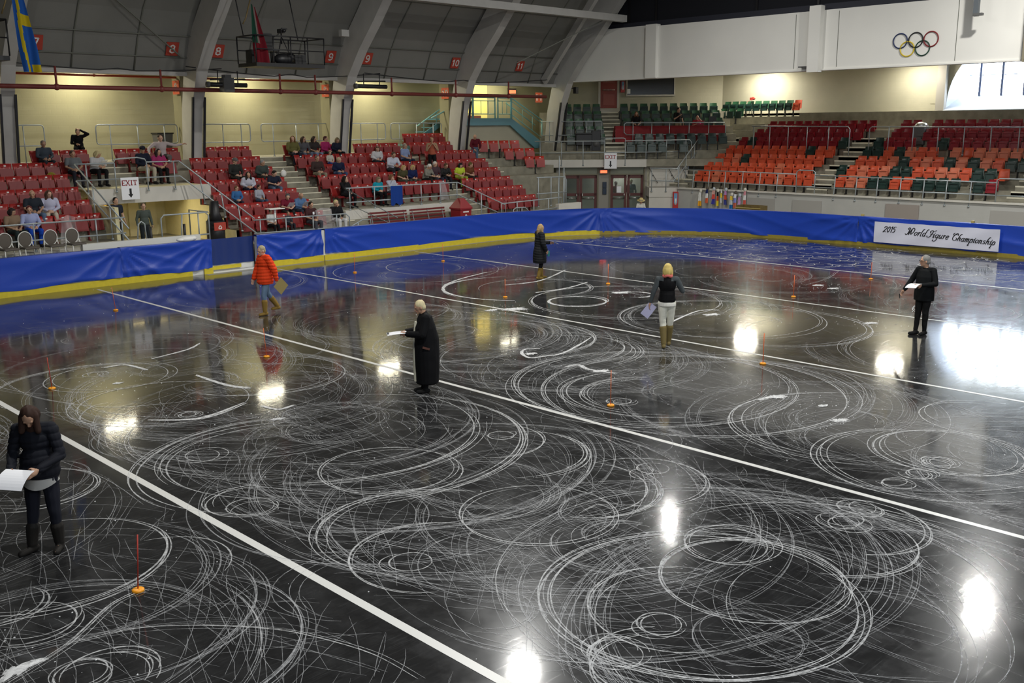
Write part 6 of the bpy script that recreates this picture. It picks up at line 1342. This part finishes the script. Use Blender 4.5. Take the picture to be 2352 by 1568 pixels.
    for sd in 'LR':
        S_ = MB(); a = V('ank'+sd); f = Vector((*j['toe'+sd], 0)).normalized(); k = V('knee'+sd)
        tilt = Vector((0,0,-.05))
        S_.add([],[])
        cap(S_, a+tilt-f*.04, a+tilt+f*.14-Vector((0,0,.012)), .044, .038); cap(S_, a-Vector((0,0,.01)), a+tilt, .048, .046)
        if boots: cap(S_, a, lerp(tuple(a), tuple(k), boots[0]), .055, boots[1])
        def sp(o, me, z0=a.z-.088):
            for v in me.vertices:
                if v.co.z < z0: v.co.z = z0
        queue('boot' if boots else 'shoe', S_, t, [solid(shoe, .6)], max(vox, .010), 1, sp)
    # ---- hair / hat
    if hair:
        h_ = MB()
        if hair == 'bald': h_.ell(hl(0,-.045,.0), (.076,.062,.055), rot=HR, nu=14, nv=10)
        else:
            h_.ell(hl(0,-.018,.040), (.084,.094,.092), rot=HR, nu=16, nv=12)
            if hair in ('short','cap'): h_.ell(hl(0,-.045,-.005), (.076,.062,.075), rot=HR, nu=14, nv=10)
            if hair == 'bob':
                h_.ell(hl(0,-.05,-.02), (.095,.075,.115), rot=HR, nu=14, nv=10)
                for sx in (-1,1): cap(h_, hl(sx*.066,.01,.04), hl(sx*.080,.015,-.085), .030, .026)
                h_.ell(hl(0,.06,.075), (.06,.035,.03), rot=HR)
            if hair == 'long':
                h_.ell(hl(0,-.05,-.03), (.10,.075,.13), rot=HR, nu=14, nv=10)
                for sx in (-1,1): cap(h_, hl(sx*.062,.0,.03), H+Vector((sx*.085,.02,-.15)), .042, .034)
                cap(h_, hl(0,-.05,-.05), H+Vector((0,-.07,-.19)), .09, .07)
        if hair == 'cap':
            c_ = MB(); c_.ell(hl(0,-.008,.055), (.088,.102,.080), rot=HR, nu=16, nv=10); c_.ell(hl(0,.105,.040), (.062,.055,.010), rot=HR, nu=12, nv=6)
            c_.build('cap', solid(hcol, .8), t); hcol = (.10,.08,.06)
        def hpz(o, me):
            push(me, lambda c: .006*nz_.noise(Vector((c[0]*30+ph, c[1]*30, c[2]*8))))
        queue('hair', h_, t, [solid(hcol, .6)], vox, 1, hpz)
    if glasses:
        m = MB()
        for sx in (-1,1): m.tube([hl(sx*.033+.02*math.cos(a), .106, .016+.015*math.sin(a)) for a in [2*math.pi*k/12 for k in range(12)]], .003, 6, closed=True); m.tube([hl(sx*.053,.104,.018), hl(sx*.078,.0,.012)], .003, 6)
        m.tube([hl(-.013,.108,.018), hl(.013,.108,.018)], .003, 6); m.build('glasses', M['black'], t)
    if scarf:
        m = MB(); m.tube([V('neck')+Vector((.078*math.cos(a), .070*math.sin(a), .02+.012*math.sin(3*a))) for a in [2*math.pi*k/20 for k in range(20)]], .028, 8, closed=True); m.build('scarf', solid(scarf, .8), t)
    return t
def held(name, label, cat, p, local, rot, size, m, curl=.0, n=8):
    """a sheet held by person p: local place and rotation in the person's frame, but a thing of its own"""
    s = p.scale[0]; RZ = Matrix.Rotation(p.rotation_euler.z, 4, 'Z'); Mx = Matrix.Translation(p.location) @ RZ @ Matrix.Translation(Vector(local)*s) @ Euler([R_(a) for a in rot]).to_matrix().to_4x4()
    mb = MB(); w_, h_ = size; vs = []
    for i in range(n+1):
        u = i/n-.5
        for k in (-.5,.5): vs.append((k*w_, u*h_, -curl*(u*2)**2))
    top = vs; bot = [(x, y, z-.003) for x, y, z in vs]; N_ = len(top)
    fs = [(2*i,2*i+1,2*i+3,2*i+2) for i in range(n)]; fs += [tuple(N_+q for q in f[::-1]) for f in fs]
    fs += [(2*i,2*i+2,N_+2*i+2,N_+2*i) for i in range(n)] + [(2*i+1,N_+2*i+1,N_+2*i+3,2*i+3) for i in range(n)] + [(0,N_,N_+1,1),(2*n,2*n+1,N_+2*n+1,N_+2*n)]
    o = mb.add(top+bot, fs, 0, False).build(name, m); o.matrix_world = Mx; return tag(o, label, cat)
# --- the six judges on the ice
VM = .009
p = person('woman in a black quilted jacket reading a sheet at the lower left', (3.47,10.80,.003), 229, 1.70, 'stand',
  dict(head=(0,.115,1.545), neck=(0,.02,1.42), wrL=(-.11,.31,1.02), elL=(-.25,.05,1.10), wrR=(.17,.29,1.02), elR=(.26,.0,1.13), hipL=(-.09,0,.9), hipR=(.09,0,.9), kneeL=(-.12,.04,.49), ankL=(-.12,.0,.09), kneeR=(.11,.02,.49), ankR=(.15,.05,.09), toeR=(.5,.8), toeL=(-.1,1)),
  top=(.010,.011,.016), bottom=(.012,.013,.02), shoe=(.018,.016,.014), hair='long', hcol=(.035,.018,.013), head=(10,48), vox=VM, puff=.008, quilt=.011, boots=(.5,.072),
  hem=[(1.1,0,0,.185,.15),(.98,0,0,.20,.165),(.88,0,0,.205,.17),(.85,0,0,.19,.16)])
m = MB(); n = 28; vs = []
for i in range(n+1):
    a = 2*math.pi*i/n; dip = .07*abs(math.sin(a))**2
    vs += [(.175*math.cos(a),.142*math.sin(a),.90),(.188*math.cos(a),.155*math.sin(a),.80-dip*.9)]
m.add(vs, [(2*i,2*i+2,2*i+3,2*i+1) for i in range(n)], 0, True); m.build('shirt_tail', solid((.46,.45,.42)), p)
held('paper_sheet', 'white sheets of paper held by the woman in the quilted jacket', 'paper', p, (.07,.50,1.01), (-30,0,-14), (.33,.27), M['paper'], .03)
p = person('woman in an orange red puffer jacket, jeans and tan boots walking by the drapes', (12.52,21.36,.003), 178, 1.71, 'stand',
  dict(head=(0,.05,1.56), wrL=(-.27,-.16,.86), elL=(-.27,-.10,1.12), wrR=(.27,.16,.86), elR=(.27,.04,1.12), kneeL=(-.09,.10,.50), ankL=(-.09,.10,.09), kneeR=(.09,-.10,.50), ankR=(.09,-.34,.16), toeL=(0,1)),
  top=(.70,.055,.012), bottom=(.13,.20,.30), shoe=(.24,.15,.035), hair='short', hcol=(.36,.31,.20), head=(0,15), vox=VM, puff=.026, quilt=.014, boots=(.62,.075), hem=[(1.1,0,0,.19,.165),(.92,0,0,.215,.19),(.80,0,0,.215,.195),(.76,0,0,.20,.18)])
held('brown_folder', 'square brown card folder held by the woman in the red puffer jacket', 'folder', p, (-.27,-.27,.70), (80,45,92), (.30,.33), M['kraft'])
p = person('blonde woman in a long black overcoat holding a clipboard in mid ice', (10.57,12.90,.003), 148, 1.63, 'stand',
  dict(head=(0,.075,1.555), neck=(0,.0,1.43), wrL=(-.08,.34,1.10), elL=(-.25,.08,1.10), wrR=(.12,.32,1.10), elR=(.25,.08,1.10), ankL=(-.08,.02,.09), ankR=(.08,.04,.09)),
  top=(.004,.004,.005), bottom=(.006,.006,.007), shoe=(.010,.010,.010), hair='short', hcol=(.62,.54,.33), head=(0,22), vox=VM, puff=.020,
  coat=[(1.40,0,-.01,.15,.12),(1.2,0,-.01,.22,.19),(1.0,0,-.02,.235,.225),(.7,0,-.02,.25,.235),(.4,0,-.02,.25,.225),(.20,0,-.02,.24,.21),(.17,0,-.02,.22,.19)])
m = MB(); loft(m, [(1.30,0,.10,.06,.08),(1.0,0,.13,.10,.09),(.6,0,.14,.10,.092),(.22,0,.13,.09,.088)]); m.build('pale_dress', solid((.55,.54,.44)), p)
MB().box((-.262,.02,.86), (.015,.13,.035), 0, Matrix.Rotation(R_(18), 3, 'X')).build('coat_pocket', solid((.10,.045,.035)), p)
o = held('clipboard', 'white clipboard held out by the woman in the long black overcoat', 'clipboard', p, (0,.50,1.115), (-4,0,0), (.23,.34), M['paper'], .008)
MB().box((0,.15,.012), (.08,.03,.02)).build('clip', M['greydark'], o)
p = person('blonde woman in a long black puffer coat and tan boots, far middle', (21.24,20.43,.003), 338, 1.64, 'stand',
  dict(head=(0,.03,1.565), wrR=(.25,.10,.90), elR=(.25,-.02,1.13), wrL=(-.05,.34,1.10), elL=(-.24,.06,1.10), kneeL=(-.10,.07,.49), ankL=(-.10,.10,.09), kneeR=(.10,.0,.49), ankR=(.10,-.10,.09)),
  top=(.014,.015,.017), bottom=(.005,.005,.006), shoe=(.20,.13,.03), hair='long', hcol=(.34,.23,.11), head=(8,4), vox=VM, puff=.026, quilt=.010, boots=(.58,.066),
  coat=[(1.2,0,0,.19,.16),(1.02,0,0,.185,.17),(.85,0,-.01,.215,.20),(.6,0,-.01,.23,.21),(.50,0,-.01,.22,.20)])
held('paper_sheet', 'white sheet held by the woman in the long puffer coat', 'paper', p, (-.04,.47,1.12), (-22,0,0), (.24,.28), M['paper'], .01)
m = held('phone_case', 'small teal phone or case in the hand of the woman in the puffer coat', 'phone', p, (.27,.17,.80), (80,0,30), (.07,.16), mat('teal_case', (.02,.16,.18), .4))
p = person('blonde woman in white trousers and a black grey raglan top seen from behind', (16.27,12.05,.003), 37, 1.74, 'stand',
  dict(head=(.0,.03,1.565), wrL=(-.33,.02,.90), elL=(-.27,-.02,1.14), wrR=(.13,.20,1.36), elR=(.30,.06,1.14), kneeL=(-.07,-.01,.49), ankL=(-.045,-.10,.09), kneeR=(.07,.08,.50), ankR=(.055,.18,.09)),
  top=(.006,.006,.007), sleevecol=(.07,.08,.085), bottom=(.66,.65,.56), shoe=(.17,.13,.05), hair='bob', hcol=(.62,.48,.16), head=(-10,6), vox=VM, puff=0, boots=(.78,.078), scarf=(.55,.14,.12),
  hem=[(1.1,0,0,.155,.125),(.98,0,0,.165,.14),(.93,0,0,.165,.14)])
m = MB(); loft(m, [(.96,0,0,.150,.118),(.90,0,0,.178,.142),(.86,0,0,.182,.145),(.85,0,0,.178,.14)]); m.build('white_undershirt', solid((.66,.65,.60)), p)
held('paper_sheet', 'pale folded paper in the left hand of the woman in white trousers', 'paper', p, (-.36,.03,.74), (85,38,8), (.19,.30), mat('pale_lilac_paper', (.48,.47,.66), .7), .01)
p = person('grey haired man in a black coat with glasses holding papers at the right', (21.06,8.81,.003), 168, 1.73, 'stand',
  dict(head=(.01,.04,1.57), wrR=(.36,.18,.93), elR=(.29,.04,1.15), wrL=(-.12,.28,1.10), elL=(-.27,.03,1.12), kneeL=(-.08,.02,.49), ankL=(-.06,-.02,.09), kneeR=(.08,.04,.49), ankR=(.08,.08,.09), toeR=(.3,.9)),
  top=(.006,.007,.008), bottom=(.008,.009,.010), shoe=(.010,.010,.011), hair='short', hcol=(.22,.22,.21), head=(-42,4), vox=VM, puff=.006, glasses=True, fat=1.1,
  hem=[(1.38,0,-.01,.165,.12),(1.25,0,0,.195,.15),(1.05,0,0,.20,.165),(.85,0,0,.218,.175),(.74,0,0,.215,.17)])
held('paper_sheet', 'white papers held by the grey haired man in the black coat', 'paper', p, (.01,.38,1.10), (-24,6,-8), (.30,.20), M['paper'], .02)
held('dark_pen', 'small dark pen in the lowered hand of the grey haired man', 'pen', p, (.40,.26,.80), (80,0,0), (.02,.10), M['black'])
# --- straw hat man, corner table people, people behind the glass doors
VS = .017
p = person('man in a white jacket and straw hat bending behind the far blue drape', (37.5,29.45,0), 225, 1.46, 'sit', dict(head=(0,.14,1.07), neck=(0,.06,.97)), top=(.66,.66,.62), bottom=(.3,.3,.3), hair='short', hcol=(.3,.25,.2), head=(0,35), vox=VS)
m = MB(); m.tube([(0,0,0),(0,0,.004),(0,0,.012),(0,0,.10),(0,0,.115)], .1, 20, radii=[.19,.19,.10,.088,.06]); o = m.build('straw_hat', mat('straw', (.62,.50,.22), .8, bump=.3, bscale=80)); o.location = (37.46,29.40,.99); o.rotation_euler = (R_(12),R_(-12),0); tag(o, 'pale straw hat on the man behind the far drape', 'hat')
MB().tube([(0,0,.012),(0,0,.04)], .103, 20).build('hat_band', mat('hat_band', (.10,.07,.03)), o)
struct('stool_top', MB().box((37.5,29.45,.22), (.4,.4,.4)), M['black'], 'low black box seat under the straw hat man', cat='stool')
person('woman in a black t-shirt sorting papers behind the red table', tuple(uv(6.55,53.0,3.59)), 228, 1.58, 'stand', dict(wrL=(-.12,.30,.98), elL=(-.24,.1,1.05), wrR=(.12,.30,.98), elR=(.24,.1,1.05), head=(0,.08,1.55)), top=(.010,.010,.011), bottom=(.02,.02,.02), hair='long', hcol=(.16,.07,.03), head=(0,20), vox=VS, sleeves=.4)
person('person in a black t-shirt and khaki trousers standing behind the red table', tuple(uv(8.75,53.05,3.59)), 245, 1.76, 'stand', dict(wrR=(.05,.20,1.28), elR=(.25,.08,1.12)), top=(.010,.010,.011), bottom=(.25,.20,.12), hair='short', hcol=(.02,.015,.012), head=(20,5), vox=VS, sleeves=.4)
person('man in a red shirt sitting at the laptop behind the red table', tuple(uv(9.72,53.0,3.74)), 225, 1.66, 'sit', dict(wrL=(-.06,.16,1.10), elL=(-.24,.14,.88), wrR=(.12,.3,.75)), top=(.30,.02,.03), bottom=(.02,.02,.03), hair='short', hcol=(.04,.03,.03), vox=VS, sleeves=.5)
person('person with a red top seen through the glass of the right corner doors', tuple(uv(5.4,51.6,0)), 230, 1.66, 'stand', top=(.30,.06,.03), bottom=(.03,.03,.04), hair='short', hcol=(.03,.02,.02), vox=VS)
person('man in a pale cap seen through the glass of the right corner doors', tuple(uv(6.2,51.8,0)), 215, 1.74, 'stand', top=(.10,.12,.12), bottom=(.03,.03,.04), hair='cap', hcol=(.5,.45,.25), vox=VS)
# --- people standing on the left stand
struct('stool_top', MB().box((14.15,36.2,3.53), (.4,.35,.38)), M['black'], 'dark box seat behind the top row under the man in black', cat='stool')
person('man in black sitting behind the top row with a hand on his head', (14.15,36.2,3.33), 250, 1.66, 'sit', dict(head=(.0,.14,1.07), neck=(0,.07,.96), wrL=(-.06,.16,1.16), elL=(-.34,.10,1.00), wrR=(.08,.3,.66)), top=(.006,.006,.007), bottom=(.008,.008,.01), hair='short', hcol=(.16,.13,.10), head=(0,25), vox=VS)
person('woman in a red patterned shirt and black trousers standing on the aisle steps', (27.9,33.25,2.40), 240, 1.64, 'stand', dict(wrL=(-.06,.18,1.35), elL=(-.25,.08,1.12), wrR=(.06,.18,1.35), elR=(.25,.08,1.12)), top=(.34,.09,.05), sleevecol=(.30,.20,.12), bottom=(.006,.006,.008), hair='short', hcol=(.28,.17,.08), vox=VS, sleeves=.7)
person('man in a maroon sweater and jeans stooping beside the column near the stair', (31.75,34.75,2.60), 250, 1.66, 'stand', dict(head=(.06,.22,1.42), neck=(.03,.12,1.31), chest=(0,.06,1.17), shz=1.27, wrL=(-.14,.34,.86), elL=(-.25,.14,1.02), wrR=(.16,.34,.84), elR=(.27,.14,1.02)), top=(.10,.010,.018), bottom=(.10,.15,.22), hair='bald', hcol=(.3,.22,.16), head=(0,25), vox=VS)
person('dark haired man in a navy t-shirt standing in the left exit passage', (13.62,32.3,.62), 280, 1.70, 'stand', dict(wrR=(.2,.3,1.0)), top=(.018,.024,.04), bottom=(.03,.03,.03), hair='short', hcol=(.015,.012,.01), vox=VS, sleeves=.4)
person('man in a grey green shirt standing behind the passage railing', (13.95,31.0,.62), 262, 1.56, 'stand', top=(.07,.085,.075), bottom=(.02,.025,.03), hair='short', hcol=(.10,.07,.05), vox=VS)
person('person in a mustard yellow shirt deep in the left exit passage', (13.72,33.6,.62), 300, 1.58, 'stand', top=(.42,.27,.02), bottom=(.05,.05,.05), hair='short', hcol=(.03,.02,.015), vox=VS)
# --- seated spectators
for i, (x, y, z0, hh, lb, top, bot, hs, hc, opt) in enumerate(SPECS):
    rs = random.Random(i*7+3)
    h = min(1.30 if opt == 'child' else 1.78, max(1.12, 1.70*hh/1.11)); J = {}
    k_ = rs.uniform(-.03,.03)
    J['kneeL'] = (-.12+k_,.42,.50); J['wrL'] = (-.07+k_,.28,.60); J['wrR'] = (.09,.26+k_,.61)
    if opt == 'arms': J.update(elL=(-.42,.02,.86), wrL=(-.66,.0,.90), elR=(.38,.10,.78), wrR=(.42,.30,.62))
    if opt in ('lean','paper'): J.update(chest=(0,.10,.80), neck=(0,.15,.94), head=(0,.22,1.05), shz=.90, wrL=(-.10,.40,.66), wrR=(.10,.40,.66), elL=(-.22,.22,.70), elR=(.22,.22,.70))
    if opt == 'chin': J.update(wrR=(.03,.16,.98), elR=(.20,.20,.74))
    if h < 1.4 and z0 > 0:
        pass
    if opt != 'child':
        if h < 1.56 and opt == '': J.update(chest=(0,.07,.79), neck=(0,.11,.93), head=(0,.16,1.04), shz=.89)
        h = max(h, 1.58)
    zf = z0
    if opt == 'child': h = min(1.3, max(.95, 1.70*hh/1.11*.92)); zf = z0 + .42*(1-h/1.7)
    # knees further down for big tilt: turn a little towards the ice
    q = person(lb, (x, y, zf), -90+rs.uniform(-14, 14), h, 'sit', J, top=top, bottom=bot, hair=hs, hcol=hc, head=(rs.uniform(-25, 35), 12 if opt not in ('lean','paper') else 30), vox=VS, sleeves=(.42 if 't-shirt' in lb or rs.random() < .25 else 1.0), fat=1.25 if opt == 'big' else 1.0, shoe=(.02,.02,.022))
    if opt != 'child': q.scale = (q.scale[0]*1.13, q.scale[1]*1.06, q.scale[2]*1.02)
    if opt == 'paper': held('paper_sheet', 'white program held by the %s' % lb.split(' reading')[0].replace('person in a ','person in '), 'paper', q, (0,.46,.70), (35,0,0), (.22,.28), M['paper'])
    if opt == 'badge': held('name_badge', 'white name badge on the chest of the bearded man', 'badge', q, (0,.16,.74), (90,0,0), (.08,.10), M['paper'])
# ---- turn the rough volumes into single continuous surfaces
bpy.context.view_layer.update(); dg = bpy.context.evaluated_depsgraph_get()
done = []
for o, mats, post in QUEUE:
    me = bpy.data.meshes.new_from_object(o.evaluated_get(dg)); done.append(me)
for (o, mats, post), me in zip(QUEUE, done):
    old = o.data; o.modifiers.clear(); o.data = me; me.materials.clear()
    for m in mats: me.materials.append(m)
    if post: post(o, me)
    me.polygons.foreach_set('use_smooth', [True]*len(me.polygons)); me.update(); bpy.data.meshes.remove(old)
